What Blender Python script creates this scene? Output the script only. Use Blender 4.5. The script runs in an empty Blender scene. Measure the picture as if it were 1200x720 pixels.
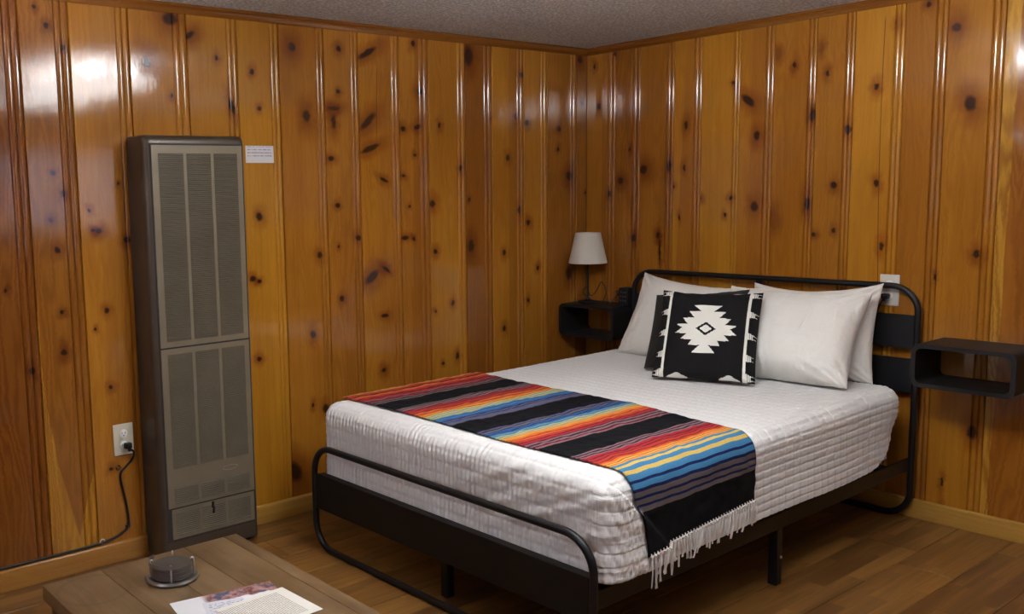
import bpy, bmesh, math, random
from mathutils import Vector, Matrix, noise
random.seed(7)
C = bpy.context.scene.collection
SC = bpy.context.scene
PI = math.pi
# ------------------------------------------------------------ camera, light, exposure
FPX, YAW, PIT, ROL = 1100.97, 0.927824, 0.119822, 0.0241844
CAM = Vector((-4.0952, -3.3846, 1.3939))
f = Vector((math.cos(PIT)*math.cos(YAW), math.cos(PIT)*math.sin(YAW), -math.sin(PIT)))
r0 = Vector((math.sin(YAW), -math.cos(YAW), 0)); d0 = f.cross(r0)
rr = r0*math.cos(ROL) + d0*math.sin(ROL); dd = -r0*math.sin(ROL) + d0*math.cos(ROL)
cd = bpy.data.cameras.new('camera'); cam = bpy.data.objects.new('camera', cd); C.objects.link(cam)
cd.sensor_fit = 'HORIZONTAL'; cd.sensor_width = 36.0; cd.lens = FPX/1200*36.0
cd.shift_x = 177.68/1200; cd.clip_start = 0.02
M = Matrix((rr, -dd, -f)).transposed().to_4x4(); M.translation = CAM
cam.matrix_world = M
SC.camera = cam
SC.view_settings.view_transform = 'Standard'; SC.view_settings.look = 'None'
SC.view_settings.gamma = 1.0; SC.view_settings.use_curve_mapping = False
SC.view_settings.exposure = 0.85
LAMP_STRENGTH = 10.0      # fluorescent wrap lamp on the ceiling
FILL_TUBE_STRENGTH = 110.0      # two tubes added above it, put in only to brighten the ceiling
UPLIGHT_STRENGTH = 300.0   # globes of two added uplights, out of view, put in to brighten the ceiling
DAY_STRENGTH = 4.0        # daylight outside the windows
w = bpy.data.worlds.new('world'); SC.world = w; w.use_nodes = True
bg = w.node_tree.nodes['Background']; bg.inputs[0].default_value = (0.72, 0.80, 1.0, 1); bg.inputs[1].default_value = DAY_STRENGTH
H = 2.135

# ------------------------------------------------------------ helpers
def tag(o, label=None, cat=None, group=None, kind=None):
    if label: o['label'] = label
    if cat: o['category'] = cat
    if group: o['group'] = group
    if kind: o['kind'] = kind
    return o
def empty(name, loc=(0,0,0), rz=0, parent=None):
    o = bpy.data.objects.new(name, None); C.objects.link(o); o.empty_display_size = .05
    o.location = loc; o.rotation_euler = (0,0,rz)
    if parent: o.parent = parent
    return o
def finish(bm, name, mat, parent=None, sharp=35, smooth=True, kind=None):
    bmesh.ops.recalc_face_normals(bm, faces=bm.faces)
    me = bpy.data.meshes.new(name); bm.to_mesh(me); bm.free()
    return link(me, name, mat, parent, sharp, smooth, kind)
def link(me, name, mat, parent=None, sharp=35, smooth=True, kind=None):
    if smooth:
        for p in me.polygons: p.use_smooth = True
        if sharp: me.set_sharp_from_angle(angle=math.radians(sharp))
    o = bpy.data.objects.new(name, me); C.objects.link(o)
    if mat:
        for m in (mat if isinstance(mat, (list, tuple)) else [mat]): me.materials.append(m)
    if parent: o.parent = parent
    if kind: o['kind'] = kind
    return o
def box(bm, x0, x1, y0, y1, z0, z1, bev=0, seg=2):
    vs = [bm.verts.new((x, y, z)) for x in (x0, x1) for y in (y0, y1) for z in (z0, z1)]
    fs = [(0,1,3,2),(4,6,7,5),(0,4,5,1),(2,3,7,6),(0,2,6,4),(1,5,7,3)]
    F = [bm.faces.new([vs[i] for i in q]) for q in fs]
    if bev:
        es = list({e for g in F for e in g.edges})
        bmesh.ops.bevel(bm, geom=es, offset=bev, segments=seg, affect='EDGES', profile=.5)
def boxo(name, x0, x1, y0, y1, z0, z1, mat, parent=None, bev=0, seg=2):
    bm = bmesh.new(); box(bm, min(x0,x1), max(x0,x1), min(y0,y1), max(y0,y1), min(z0,z1), max(z0,z1), bev, seg)
    return finish(bm, name, mat, parent)
def tube(bm, pts, rad, n=10, closed=False):
    pts = [Vector(p) for p in pts]; N = len(pts); rings = []
    up = None
    for i, p in enumerate(pts):
        if closed: t = (pts[(i+1) % N] - pts[i-1]).normalized()
        else: t = (pts[min(i+1, N-1)] - pts[max(i-1, 0)]).normalized()
        if up is None:
            up = Vector((0,0,1)) if abs(t.z) < .9 else Vector((1,0,0))
        a = (up - t*up.dot(t)).normalized(); up = a; b = t.cross(a)
        rings.append([bm.verts.new(p + (a*math.cos(2*PI*k/n) + b*math.sin(2*PI*k/n))*rad) for k in range(n)])
    R = range(N if closed else N-1)
    for i in R:
        A, B = rings[i], rings[(i+1) % N]
        for k in range(n): bm.faces.new((A[k], A[(k+1)%n], B[(k+1)%n], B[k]))
    if not closed:
        bm.faces.new(rings[0][::-1]); bm.faces.new(rings[-1])
def tubeo(name, pts, rad, mat, parent=None, n=10, closed=False):
    bm = bmesh.new(); tube(bm, pts, rad, n, closed); return finish(bm, name, mat, parent, sharp=60)
def smoothpath(pts, k=6):
    P = [Vector(p) for p in pts]; out = []
    for i in range(len(P)-1):
        a, b, c, d = P[max(i-1,0)], P[i], P[i+1], P[min(i+2, len(P)-1)]
        for j in range(k):
            t = j/k
            out.append(.5*((2*b) + (c-a)*t + (2*a-5*b+4*c-d)*t*t + (3*b-a-3*c+d)*t**3))
    out.append(P[-1]); return out
def lathe(bm, prof, n=32, cx=0, cy=0, cz=0, cap=True):
    rings = [[bm.verts.new((cx+r*math.cos(2*PI*k/n), cy+r*math.sin(2*PI*k/n), cz+z)) for k in range(n)] for r, z in prof]
    for A, B in zip(rings, rings[1:]):
        for k in range(n): bm.faces.new((A[k], A[(k+1)%n], B[(k+1)%n], B[k]))
    if cap: bm.faces.new(rings[0][::-1]); bm.faces.new(rings[-1])
def rounded_loop(w0, w1, z0, z1, rt, rb, seg=10):
    # rounded rectangle in (v, z), radius rt at the top corners, rb at the bottom
    out = []
    for cx, cz, r_, a0 in ((w1-rb, z0+rb, rb, -90), (w1-rt, z1-rt, rt, 0), (w0+rt, z1-rt, rt, 90), (w0+rb, z0+rb, rb, 180)):
        for i in range(seg+1):
            a = math.radians(a0 + 90*i/seg); out.append((cx + r_*math.cos(a), cz + r_*math.sin(a)))
    return out

# ------------------------------------------------------------ materials
class NT:
    def __init__(s, name):
        s.m = bpy.data.materials.new(name); s.m.use_nodes = True; s.t = s.m.node_tree; s.n = s.t.nodes
        s.b = s.n['Principled BSDF']
    def new(s, t, **kw):
        o = s.n.new(t)
        for k, v in kw.items(): setattr(o, k, v)
        return o
    def l(s, a, b): s.t.links.new(a, b)
    def put(s, sock, v):
        if isinstance(v, bpy.types.NodeSocket): s.l(v, sock)
        else: sock.default_value = v
    def math(s, op, a, b=0.0, c=None, clamp=False):
        o = s.new('ShaderNodeMath', operation=op, use_clamp=clamp); s.put(o.inputs[0], a); s.put(o.inputs[1], b)
        if c is not None: s.put(o.inputs[2], c)
        return o.outputs[0]
    def mr(s, v, a, b, c=0.0, d=1.0, smooth=False):
        o = s.new('ShaderNodeMapRange'); o.clamp = True
        if smooth: o.interpolation_type = 'SMOOTHSTEP'
        s.put(o.inputs[0], v)
        for i, q in enumerate((a, b, c, d)): o.inputs[i+1].default_value = q
        return o.outputs[0]
    def mix(s, fac, a, b, bt='MIX'):
        o = s.new('ShaderNodeMix', data_type='RGBA', blend_type=bt)
        s.put(o.inputs[0], fac); s.put(o.inputs[6], a); s.put(o.inputs[7], b); return o.outputs[2]
    def noise(s, vec, scale, detail=2, rough=.5, dist=0, w=None):
        o = s.new('ShaderNodeTexNoise')
        if w is not None: o.noise_dimensions = '4D'; o.inputs['W'].default_value = w
        s.l(vec, o.inputs['Vector']); o.inputs['Scale'].default_value = scale; o.inputs['Detail'].default_value = detail
        o.inputs['Roughness'].default_value = rough; o.inputs['Distortion'].default_value = dist
        return o.outputs['Fac']
    def scale(s, vec, sc, loc=(0,0,0)):
        o = s.new('ShaderNodeMapping'); s.l(vec, o.inputs[0]); o.inputs['Scale'].default_value = sc; o.inputs['Location'].default_value = loc
        return o.outputs[0]
    def obj(s): return s.new('ShaderNodeTexCoord').outputs['Object']
    def bump(s, h, strength=.3, dist=.002, nrm=None):
        o = s.new('ShaderNodeBump'); o.inputs['Strength'].default_value = strength; o.inputs['Distance'].default_value = dist
        s.l(h, o.inputs['Height'])
        if nrm: s.l(nrm, o.inputs['Normal'])
        return o.outputs[0]
def c4(c): return (c[0], c[1], c[2], 1.0)
def lin(r, g, b):
    g_ = lambda v: ((v/255+.055)/1.055)**2.4 if v > 10 else v/255/12.92
    return (g_(r), g_(g), g_(b), 1.0)
def simple(name, col, rough=.5, metal=0, bumpscale=0, bumpstr=.2, coat=0, var=.0, spec=.5):
    t = NT(name); t.b.inputs['Roughness'].default_value = rough; t.b.inputs['Metallic'].default_value = metal
    t.b.inputs['Coat Weight'].default_value = coat; t.b.inputs['Specular IOR Level'].default_value = spec
    o = t.obj(); n = t.noise(o, 6, 4)
    d = tuple(c*(1-var) for c in col[:3]) + (1,)
    t.l(t.mix(n, d, col), t.b.inputs['Base Color'])
    if bumpscale: t.l(t.bump(t.noise(o, bumpscale, 3), bumpstr, .001), t.b.inputs['Normal'])
    return t.m

def pine(name, tone, axis, knots=(), grain=.35, seed=0.0, splits=(), tone2=None, cracks=(), rough=.5, coat=1.0, orient='V'):
    """varnished knotty pine; u runs across the board, v along the grain"""
    t = NT(name); o = t.obj(); sp = t.new('ShaderNodeSeparateXYZ'); t.l(o, sp.inputs[0])
    u = sp.outputs[axis]; v = sp.outputs[2]
    if orient == 'H': u, v = v, u
    cb = t.new('ShaderNodeCombineXYZ'); t.l(u, cb.inputs[0]); t.l(v, cb.inputs[1]); uv = cb.outputs[0]
    wob = t.noise(uv, 45, 2, w=seed)
    cu = t.math('ADD', u, t.mr(wob, .3, .7, -.004, .004)); cw = t.new('ShaderNodeCombineXYZ'); t.l(cu, cw.inputs[0]); t.l(v, cw.inputs[1]); uvw = cw.outputs[0]
    hw_ = t.new('ShaderNodeVectorMath', operation='MULTIPLY_ADD'); nh = t.new('ShaderNodeTexNoise', noise_dimensions='4D'); t.l(uv, nh.inputs['Vector']); nh.inputs['Scale'].default_value = 16; nh.inputs['W'].default_value = seed+1; nh.inputs['Detail'].default_value = 2
    t.l(nh.outputs['Color'], hw_.inputs[0]); hw_.inputs[1].default_value = (.045, .06, 0); sb = t.new('ShaderNodeVectorMath', operation='SUBTRACT'); t.l(uvw, sb.inputs[0]); sb.inputs[1].default_value = (.0225, .03, 0); t.l(sb.outputs[0], hw_.inputs[2])
    core = halo = None
    for (ku, kv, ru, rv, rot, h) in knots:
        mp = t.new('ShaderNodeMapping', vector_type='TEXTURE'); t.l(uvw, mp.inputs[0])
        mp.inputs['Location'].default_value = (ku, kv, 0); mp.inputs['Rotation'].default_value = (0, 0, rot); mp.inputs['Scale'].default_value = (max(ru, .006), max(rv, .007), 1)
        le = t.new('ShaderNodeVectorMath', operation='LENGTH'); t.l(mp.outputs[0], le.inputs[0]); L = le.outputs['Value']
        m2 = t.new('ShaderNodeMapping', vector_type='TEXTURE'); t.l(hw_.outputs[0], m2.inputs[0])
        for nm in ('Location', 'Rotation'): m2.inputs[nm].default_value = mp.inputs[nm].default_value
        m2.inputs['Scale'].default_value = (max(ru, .006)*1.0+.003, max(rv, .007)*1.25+.004, 1)
        l2 = t.new('ShaderNodeVectorMath', operation='LENGTH'); t.l(m2.outputs[0], l2.inputs[0]); L2 = l2.outputs['Value']
        c_ = t.mr(L, .6, 1.1, min(1, .35+h*.9) if h < .5 else 1.0, 0); h_ = t.mr(L2, .3, 1.7+.9*h, .36+.30*min(h, 1.6) if h >= .5 else .65, 0, True)
        if h < .5: c_ = t.math('MULTIPLY', c_, .25)
        core = c_ if core is None else t.math('MAXIMUM', core, c_)
        halo = h_ if halo is None else t.math('ADD', halo, h_)
    # grain
    q = cu if halo is None else t.math('MULTIPLY_ADD', halo, .012, cu)
    cg = t.new('ShaderNodeCombineXYZ'); t.l(q, cg.inputs[0]); t.l(v, cg.inputs[1]); g = cg.outputs[0]
    fine = t.noise(t.scale(g, (90, 2.2, 1)), 1, 4, .6, w=seed)
    low = t.noise(t.scale(g, (9, 1.1, 1)), 1, 2, .5, w=seed+3)
    wide = t.noise(t.scale(g, (3.0, .9, 1)), 1, 1, .5, w=seed+9)
    ph = t.math('ADD', t.math('MULTIPLY', q, 34), t.math('MULTIPLY', low, 14))
    ring = t.math('POWER', t.math('ABSOLUTE', t.math('SINE', t.math('MULTIPLY', ph, 3.2))), 2.2)
    dark = tuple(c*m for c, m in zip(tone, (.52, .36, .25)))
    base = t.mix(t.mr(low, .35, .7, 0, .55), c4(tone), c4(tuple(c*m for c, m in zip(tone, (.80, .68, .55)))))
    if tone2:
        msk = None
        for (a, b, c_, sgn, *vm) in splits:   # boundary u = a + b v + c v^2 ; sgn: side that gets tone2
            bd = t.math('ADD', t.math('MULTIPLY', t.math('MULTIPLY', v, v), c_), t.math('MULTIPLY_ADD', v, b, a))
            k = t.math('MULTIPLY', t.math('SUBTRACT', u, bd), sgn)
            k = t.mr(t.math('ADD', k, t.mr(t.noise(t.scale(uv, (8, 8, 1)), 1, 2, w=seed), .3, .7, -.004, .004)), -.0015, .0015)
            if vm: k = t.math('MULTIPLY', k, t.mr(v, vm[0]-.15, vm[0]+.05, 1, 0, True))
            msk = k if msk is None else t.math('MAXIMUM', msk, k)
        base = t.mix(msk, base, c4(tone2))
    base = t.mix(t.math('MULTIPLY', ring, t.mr(wide, .3, .65, .25*grain, grain)), base, c4(dark))
    base = t.mix(t.mr(fine, .42, .75, 0, .40), base, c4(dark))
    base = t.mix(t.mr(wide, .4, .7, 0, .42), base, c4(tuple(c*m for c, m in zip(tone, (.60, .44, .32)))))
    if halo is not None:
        base = t.mix(t.math('MULTIPLY', halo, 1, clamp=True), base, c4((tone[0]*.40, tone[1]*.20, tone[2]*.2)))
        base = t.mix(core, base, (.034, .010, .004, 1))
    for (a, b, c_, v0, v1) in cracks:
        bd = t.math('ADD', t.math('MULTIPLY', t.math('MULTIPLY', v, v), c_), t.math('MULTIPLY_ADD', v, b, a))
        k = t.mr(t.math('ABSOLUTE', t.math('SUBTRACT', u, bd)), .0006, .0028, 1, 0)
        k = t.math('MULTIPLY', k, t.math('MULTIPLY', t.mr(v, v0, v0+.08), t.mr(v, v1-.03, v1, 1, 0)))
        base = t.mix(t.math('MULTIPLY', k, .8), base, (.08, .028, .008, 1))
    t.l(base, t.b.inputs['Base Color'])
    t.b.inputs['Roughness'].default_value = rough; t.b.inputs['Coat Weight'].default_value = coat
    t.b.inputs['Coat Roughness'].default_value = .07; t.b.inputs['Coat IOR'].default_value = 1.5; t.b.inputs['Specular IOR Level'].default_value = .08
    wav = t.noise(t.scale(uv, (26, 9, 1)), 1, 2, .5, w=seed); peel = t.noise(uv, 420, 2)
    hgt = t.math('MULTIPLY_ADD', peel, .10, wav)
    nb = t.bump(hgt, .22, .0022); t.l(nb, t.b.inputs['Coat Normal']); t.l(nb, t.b.inputs['Normal'])
    return t.m
# measured joints (edge of the beaded band) and knots (along the wall, height, half sizes, slant, halo)
LB= [(-3.068,-3.015),(-2.888,-2.836),(-2.658,-2.609),(-2.429,-2.37),(-2.194,-2.149),(-1.994,-1.952),(-1.765,-1.725),(-1.583,-1.541),(-1.354,-1.309),(-1.189,-1.131),(-0.947,-0.896),(-0.769,-0.713),(-0.537,-0.487),(-0.36,-0.311),(-0.129,-0.081)]
RB= [(-0.141,-0.188),(-0.295,-0.345),(-0.5,-0.544),(-0.656,-0.698),(-0.866,-0.898),(-1.021,-1.062),(-1.22,-1.255),(-1.38,-1.416),(-1.575,-1.613),(-1.728,-1.769),(-1.925,-1.967)]
KL= [(-2.954,2.072,0.009,0.008,0,1),(-2.916,2.011,0.012,0.013,0,1),(-2.924,1.495,0.009,0.009,0,1),(-2.944,1.327,0.009,0.01,0,1),(-2.926,1.219,0.012,0.014,0,1),(-2.925,0.842,0.013,0.013,0,1.5),(-2.922,0.991,0.01,0.009,0,1),(-2.892,1.421,0.013,0.015,0,1),(-2.859,1.939,0.009,0.012,0,1),(-3.044,0.788,0.012,0.016,0,1),(-3.117,1.085,0.006,0.009,0,1),(-2.766,1.28,0.017,0.011,0,1.5),(-2.657,1.243,0.017,0.013,0,1.3),(-2.788,1.284,0.01,0.006,0,1),(-2.797,1.357,0.007,0.009,0,1),(-2.679,1.455,0.005,0.006,0,1),(-2.753,0.981,0.013,0.013,0,1),(-2.754,0.687,0.009,0.01,0,1),(-2.8,0.915,0.004,0.006,0,1),(-2.883,0.744,0.01,0.01,0,1),(-2.772,0.37,0.01,0.008,0,1),(-2.779,0.304,0.008,0.01,0,1),(-2.541,1.908,0.021,0.022,0,2.2),(-2.445,1.788,0.007,0.01,0,1),(-2.437,2.077,0.036,0.026,0,1.5),(-2.357,2.023,0.026,0.013,0.6,2),(-2.241,1.943,0.009,0.012,0,1),(-2.181,1.756,0.012,0.034,0.3,1.4),(-2.083,1.899,0.012,0.014,0,1),(-2.053,1.753,0.012,0.011,0,1),(-2.072,1.31,0.018,0.02,0,1),(-2.116,1.054,0.016,0.014,0,1),(-2.084,1.041,0.013,0.01,0,1),(-2.098,0.713,0.013,0.013,0,1),(-1.885,2.012,0.021,0.021,0,2.4),(-1.822,1.729,0.021,0.029,0,2),(-1.773,1.133,0.016,0.017,0,1),(-1.7,1.55,0.019,0.013,0,1),(-1.821,0.788,0.018,0.019,0,1),(-1.765,0.447,0.019,0.023,0,1),(-1.833,0.473,0.009,0.012,0,1),(-1.938,0.192,0.036,0.054,0.5,1.6),(-1.643,2.022,0.016,0.015,0,1),(-1.653,1.84,0.013,0.011,0,1),(-1.679,1.766,0.037,0.011,0,1.5),(-1.681,1.708,0.014,0.033,0,1.8),(-1.67,1.346,0.014,0.013,0,1),(-1.671,1.165,0.007,0.008,0,1),(-1.561,1.198,0.019,0.015,0,1),(-1.66,0.932,0.014,0.016,0,1),(-1.608,0.928,0.024,0.011,0.2,1),(-1.654,0.684,0.019,0.012,0.6,1),(-1.622,0.492,0.02,0.012,0,1),(-1.634,0.565,0.01,0.007,0,1),(-1.489,2.014,0.062,0.015,0.5,1.4),(-1.493,1.716,0.063,0.019,0.7,1.4),(-1.482,1.596,0.063,0.015,0.35,1.2),(-1.408,1.455,0.03,0.009,-0.4,1),(-1.489,1.016,0.05,0.023,0.6,1.4),(-1.404,1.045,0.031,0.01,-0.6,1),(-1.419,0.832,0.025,0.01,0,1),(-1.431,0.577,0.015,0.012,0,1.6),(-1.221,2.075,0.016,0.017,0,1),(-1.291,1.687,0.018,0.014,0,1),(-1.203,1.697,0.023,0.013,0.4,1),(-1.184,1.861,0.021,0.016,0,1.8),(-1.222,1.567,0.011,0.008,0,1),(-1.291,1.473,0.015,0.008,0,1),(-1.258,1.331,0.007,0.006,0,1),(-1.288,1.185,0.024,0.012,0,1),(-1.236,1.178,0.011,0.012,0,1),(-1.207,1.056,0.027,0.01,0.8,1),(-1.247,0.921,0.021,0.008,0,1),(-1.258,0.665,0.011,0.012,0,1),(-1.297,0.8,0.011,0.012,0,1),(-1.065,1.708,0.011,0.016,0,1),(-1.115,1.339,0.019,0.02,0,1.5),(-1.103,1.111,0.016,0.014,0,1),(-0.93,1.507,0.014,0.017,0,1),(-0.992,0.854,0.012,0.017,0,1),(-1.104,0.822,0.009,0.008,0,1),(-0.967,0.588,0.014,0.021,0,1),(-1.064,0.562,0.011,0.01,0,1),(-0.872,2.041,0.034,0.052,0,1.3),(-0.876,1.354,0.009,0.012,0,1),(-0.867,1.127,0.023,0.034,0,1.3),(-0.719,1.749,0.011,0.013,0,1),(-0.607,1.557,0.015,0.018,0,1),(-0.635,1.08,0.015,0.018,0,1),(-0.638,0.69,0.015,0.017,0,1),(-0.5,1.973,0.022,0.016,0,1.5),(-0.55,1.763,0.012,0.021,0,1),(-0.466,1.735,0.016,0.017,0,1),(-0.522,1.293,0.013,0.026,0,1),(-0.459,1.225,0.016,0.018,0,1),(-0.388,0.985,0.013,0.014,0,1),(-0.46,0.82,0.009,0.013,0,1),(-0.223,1.71,0.017,0.018,0,1),(-0.229,1.603,0.01,0.014,0,1),(-0.141,1.464,0.028,0.027,0,1.4),(-0.139,0.941,0.028,0.042,0,1.2),(-0.054,2.077,0.021,0.022,0,1.8),(-0.039,1.85,0.014,0.013,0,1),(-0.007,1.371,0.007,0.009,0,1)]
KR= [(-0.053,2.038,0.009,0.016,0,1),(-0.083,1.826,0.014,0.02,0,1),(-0.155,1.364,0.011,0.018,0,1),(-0.186,2.088,0.011,0.013,0,1),(-0.284,1.591,0.01,0.013,0,1),(-0.226,1.43,0.022,0.022,0,1.5),(-0.311,1.131,0.016,0.022,0,1.2),(-0.369,1.483,0.026,0.026,0,2),(-0.521,1.494,0.015,0.034,0,1.3),(-0.462,1.148,0.013,0.019,0,1),(-0.474,1.065,0.005,0.079,0,1),(-0.615,1.689,0.012,0.025,0,1.4),(-0.548,1.392,0.01,0.011,0,1),(-0.609,1.483,0.01,0.02,0,1),(-0.585,1.239,0.007,0.017,0,1),(-0.861,1.868,0.011,0.01,0,1),(-0.698,1.335,0.012,0.011,0,1.4),(-0.833,1.253,0.008,0.012,0,1),(-0.862,1.333,0.011,0.012,0,1),(-0.941,1.778,0.046,0.02,0.7,1.2),(-0.987,1.616,0.017,0.024,0,1.5),(-0.984,1.293,0.021,0.027,0,1.2),(-1.077,1.234,0.029,0.051,0,0.2),(-1.156,1.914,0.008,0.015,0,1.6),(-1.079,1.972,0.02,0.03,0,0.2),(-1.244,1.688,0.015,0.037,0,1),(-1.234,1.303,0.015,0.03,0,1.8),(-1.305,1.86,0.009,0.014,0,1.8),(-1.275,1.968,0.015,0.028,0,0.2),(-1.348,1.383,0.015,0.018,0,1.2),(-1.265,1.168,0.012,0.011,0,1.4),(-1.355,1.188,0.009,0.013,0,1),(-1.401,1.615,0.014,0.025,0,0.5),(-1.509,1.782,0.012,0.015,0,1.4),(-1.525,1.386,0.012,0.018,0,1.3),(-1.556,1.124,0.011,0.021,0,1.2),(-1.583,2.024,0.016,0.027,0,0.2),(-1.698,2.081,0.011,0.013,0,1.3),(-1.8,1.978,0.018,0.019,0,2.6),(-1.861,1.684,0.022,0.033,-0.2,1.7),(-1.91,1.105,0.014,0.019,0,1.3),(-1.765,1.007,0.005,0.014,0,1),(-1.929,0.4,0.021,0.031,0,1.4),(-1.827,0.049,0.01,0.035,0,1),(-1.831,0.175,0.006,0.021,0,1)]
# ------------------------------------------------------------ walls of beaded pine boards
GOLD = (.43, .200, .012)
def mul(c, k, g=1.0, b=1.0): return (c[0]*k, c[1]*k*g, c[2]*k*b)
def board_mesh(name, s0, L, R, tomap, mat, parent, top=H-.002, bot=0.0):
    """profile across the board: flat face, then two round beads between sharp grooves"""
    pr = [(s0, .019), (s0, .0065), (s0+.0030, 0.0)]; last = L if L else R
    n = max(1, int((last-s0)/.06))
    for i in range(1, n): pr.append((s0+.003+(last-.0025-s0-.003)*i/n, 0.0))
    if L:
        pr.append((L-.003, 0)); pr.append((L, .0060)); wB = (R-L)/2
        for k in range(2):
            for j in range(1, 7):
                a = PI*j/7; pr.append((L+wB*(k+.5) - wB*.5*math.cos(a)*.92, .0058-.0068*math.sin(a)))
            pr.append((L+wB*(k+1)-(.0004 if k else 0), .0062))
        pr.append((R-.0004, .019))
    else:
        pr += [(R-.001, 0), (R-.0005, .019)]
    bm = bmesh.new()
    A = [bm.verts.new(tomap(s, d, bot)) for s, d in pr]; B = [bm.verts.new(tomap(s, d, top)) for s, d in pr]
    for i in range(len(pr)): j = (i+1) % len(pr); bm.faces.new((A[i], A[j], B[j], B[i]))
    bm.faces.new(A[::-1]); bm.faces.new(B)
    return finish(bm, name, mat, parent, sharp=30)
def build_wall(name, slab, tomap, starts, bands, end, axis, sgn, knots, tones, xtra):
    wl = boxo(name, *slab, M_slab); tag(wl, kind='structure')
    s = starts; i = 0
    allb = list(bands) + ([(None, end)] if end is not None else [])
    for L, R in allb:
        kk = [k for k in knots if s-.005 <= sgn*k[0] < R+(.0 if L is None else -.0)]
        tn, gr = tones[i] if i < len(tones) else (random.uniform(.8, 1.05), .35)
        if not isinstance(tn, tuple): tn = mul(GOLD, tn)
        sp = xtra.get(i, {})
        m = pine('varnished_pine', tn, axis, kk[:9], gr, seed=i*3.7+axis*50, **sp)
        board_mesh('board', s, L, R, tomap, m, wl)
        s = R; i += 1
    return wl
M_slab = simple('wall_core', (.10, .05, .02, 1), .9)
leftb = [(-5.04,-4.99),(-4.80,-4.75),(-4.62,-4.57),(-4.38,-4.33),(-4.18,-4.13),(-3.93,-3.88),(-3.74,-3.69),(-3.52,-3.47),(-3.30,-3.25)] + LB
NL = 9
tl = [(1, .4)]*NL
tl += [((0.246,0.087,0.012), .9), ((0.310,0.122,0.015), .75), ((0.456,0.194,0.019), .4), ((0.456,0.196,0.018), .3), ((0.474,0.215,0.021), .2), ((0.493,0.228,0.019), .15),
       ((0.401,0.167,0.017), .25), ((0.393,0.162,0.018), .45), ((0.428,0.183,0.018), .35), ((0.383,0.157,0.018), .35), ((0.420,0.183,0.019), .3), ((0.264,0.096,0.012), .35),
       ((0.428,0.188,0.019), .25), ((0.420,0.183,0.021), .3), ((0.328,0.130,0.017), .35), ((0.301,0.117,0.017), .3)]
xl = {NL+1: dict(tone2=(.50,.23,.020), splits=[(-2.868,-.311,.171,-1,1.05),(-2.9495,.291,0,1)]), NL+2: dict(tone2=(0.383,0.157,0.018), splits=[(-2.761,0,0,1)]),
      NL+7: dict(tone2=(0.347,0.140,0.018), splits=[(-1.653,0,0,1)]),
      NL+8: dict(tone2=(0.365,0.148,0.018), splits=[(-1.432,0,0,1)], cracks=[(-1.51,.045,-.0035,1.60,1.96)]),
      NL+9: dict(tone2=(0.301,0.113,0.013), splits=[(-1.275,.03,.0,1)]), NL+12: dict(tone2=(0.310,0.126,0.015), splits=[(-.600,.0,0,1)])}
wall_left = build_wall('wall_left', (-5.2, .06, .019, .08, -.02, H), lambda s, d, z: (s, d, z), -5.2, leftb, -.0005, 0, 1, KL, tl, xl)
rb = [(-a, -b) for a, b in RB] + [(2.175,2.22),(2.40,2.445),(2.62,2.665),(2.81,2.855),(3.06,3.105),(3.27,3.315),(3.50,3.545),(3.72,3.765),(3.93,3.975),(4.16,4.205),(4.36,4.405),(4.58,4.625)]
tr = [((0.401,0.170,0.018), .3), ((0.319,0.126,0.015), .6), ((0.328,0.130,0.015), .35), ((0.439,0.193,0.018), .3), ((0.456,0.205,0.018), .15), ((0.428,0.183,0.018), .3),
      ((0.383,0.157,0.015), .3), ((0.383,0.157,0.015), .3), ((0.483,0.219,0.019), .15), ((0.347,0.136,0.013), .3), ((0.401,0.167,0.015), .3), ((0.338,0.126,0.013), .8)]
xr = {0: dict(tone2=(0.292,0.109,0.015), splits=[(-.105,0,0,-1)]), 3: dict(tone2=(0.338,0.130,0.015), splits=[(-.545,-.02,-.0065,-1)]), 5: dict(tone2=(0.328,0.126,0.015), splits=[(-.955,0,0,-1)]),
      8: dict(cracks=[(-1.61,.09,-.026,.9,2.07)]), 11: dict(tone2=(0.511,0.257,0.030), splits=[(-1.993,-.012,.0,1)])}
wall_right = build_wall('wall_right', (.019, .08, -4.8, .06, -.02, H), lambda s, d, z: (d, -s, z), .0005, rb, 4.7995, 1, -1, KR, tr, xr)
# the two walls behind the camera, plain boards
M_back = pine('varnished_pine_far', (.44, .21, .045), 0, [], .4, seed=91)
M_side = pine('varnished_pine_far', (.44, .21, .045), 1, [], .4, seed=77)
WX0, WX1, WZ0, WZ1 = -1.75, -.55, 1.12, 1.86        # window in the back wall
VY0, VY1, VZ0, VZ1 = -3.0, -1.3, .95, 1.90          # window added in the wall left of the camera to brighten the bed's foot
bm = bmesh.new()
for a in ((-5.2,WX0,-.02,H),(WX1,.06,-.02,H),(WX0,WX1,-.02,WZ0),(WX0,WX1,WZ1,H)): box(bm, a[0], a[1], -4.90, -4.819, a[2], a[3])
wall_back = tag(finish(bm, 'wall_back', M_slab, smooth=False), kind='structure')
bm = bmesh.new()
for a in ((-4.9,VY0,-.02,H),(VY1,.08,-.02,H),(VY0,VY1,-.02,VZ0),(VY0,VY1,VZ1,H)): box(bm, -5.30, -5.219, a[0], a[1], a[2], a[3])
wall_front = tag(finish(bm, 'wall_front', M_slab, smooth=False), kind='structure')
def far_boards(parent, a0, a1, fn, mat, w0, w1, z0, z1):
    s = a0; k = 0
    while s < a1-.01:
        e = min(s+(.21, .25, .19, .23)[k % 4], a1); k += 1
        if s < w0 < e-.02: e = w0
        if s < w1 < e-.02: e = w1
        segs = [(0, z0), (z1, H-.002)] if (s >= w0-.001 and e <= w1+.001) else [(0, H-.002)]
        for za, zb in segs:
            bm = bmesh.new(); box(bm, *fn(s+.001, e-.001), za, zb, .003, 1); finish(bm, 'board', mat, parent)
        s = e
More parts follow.
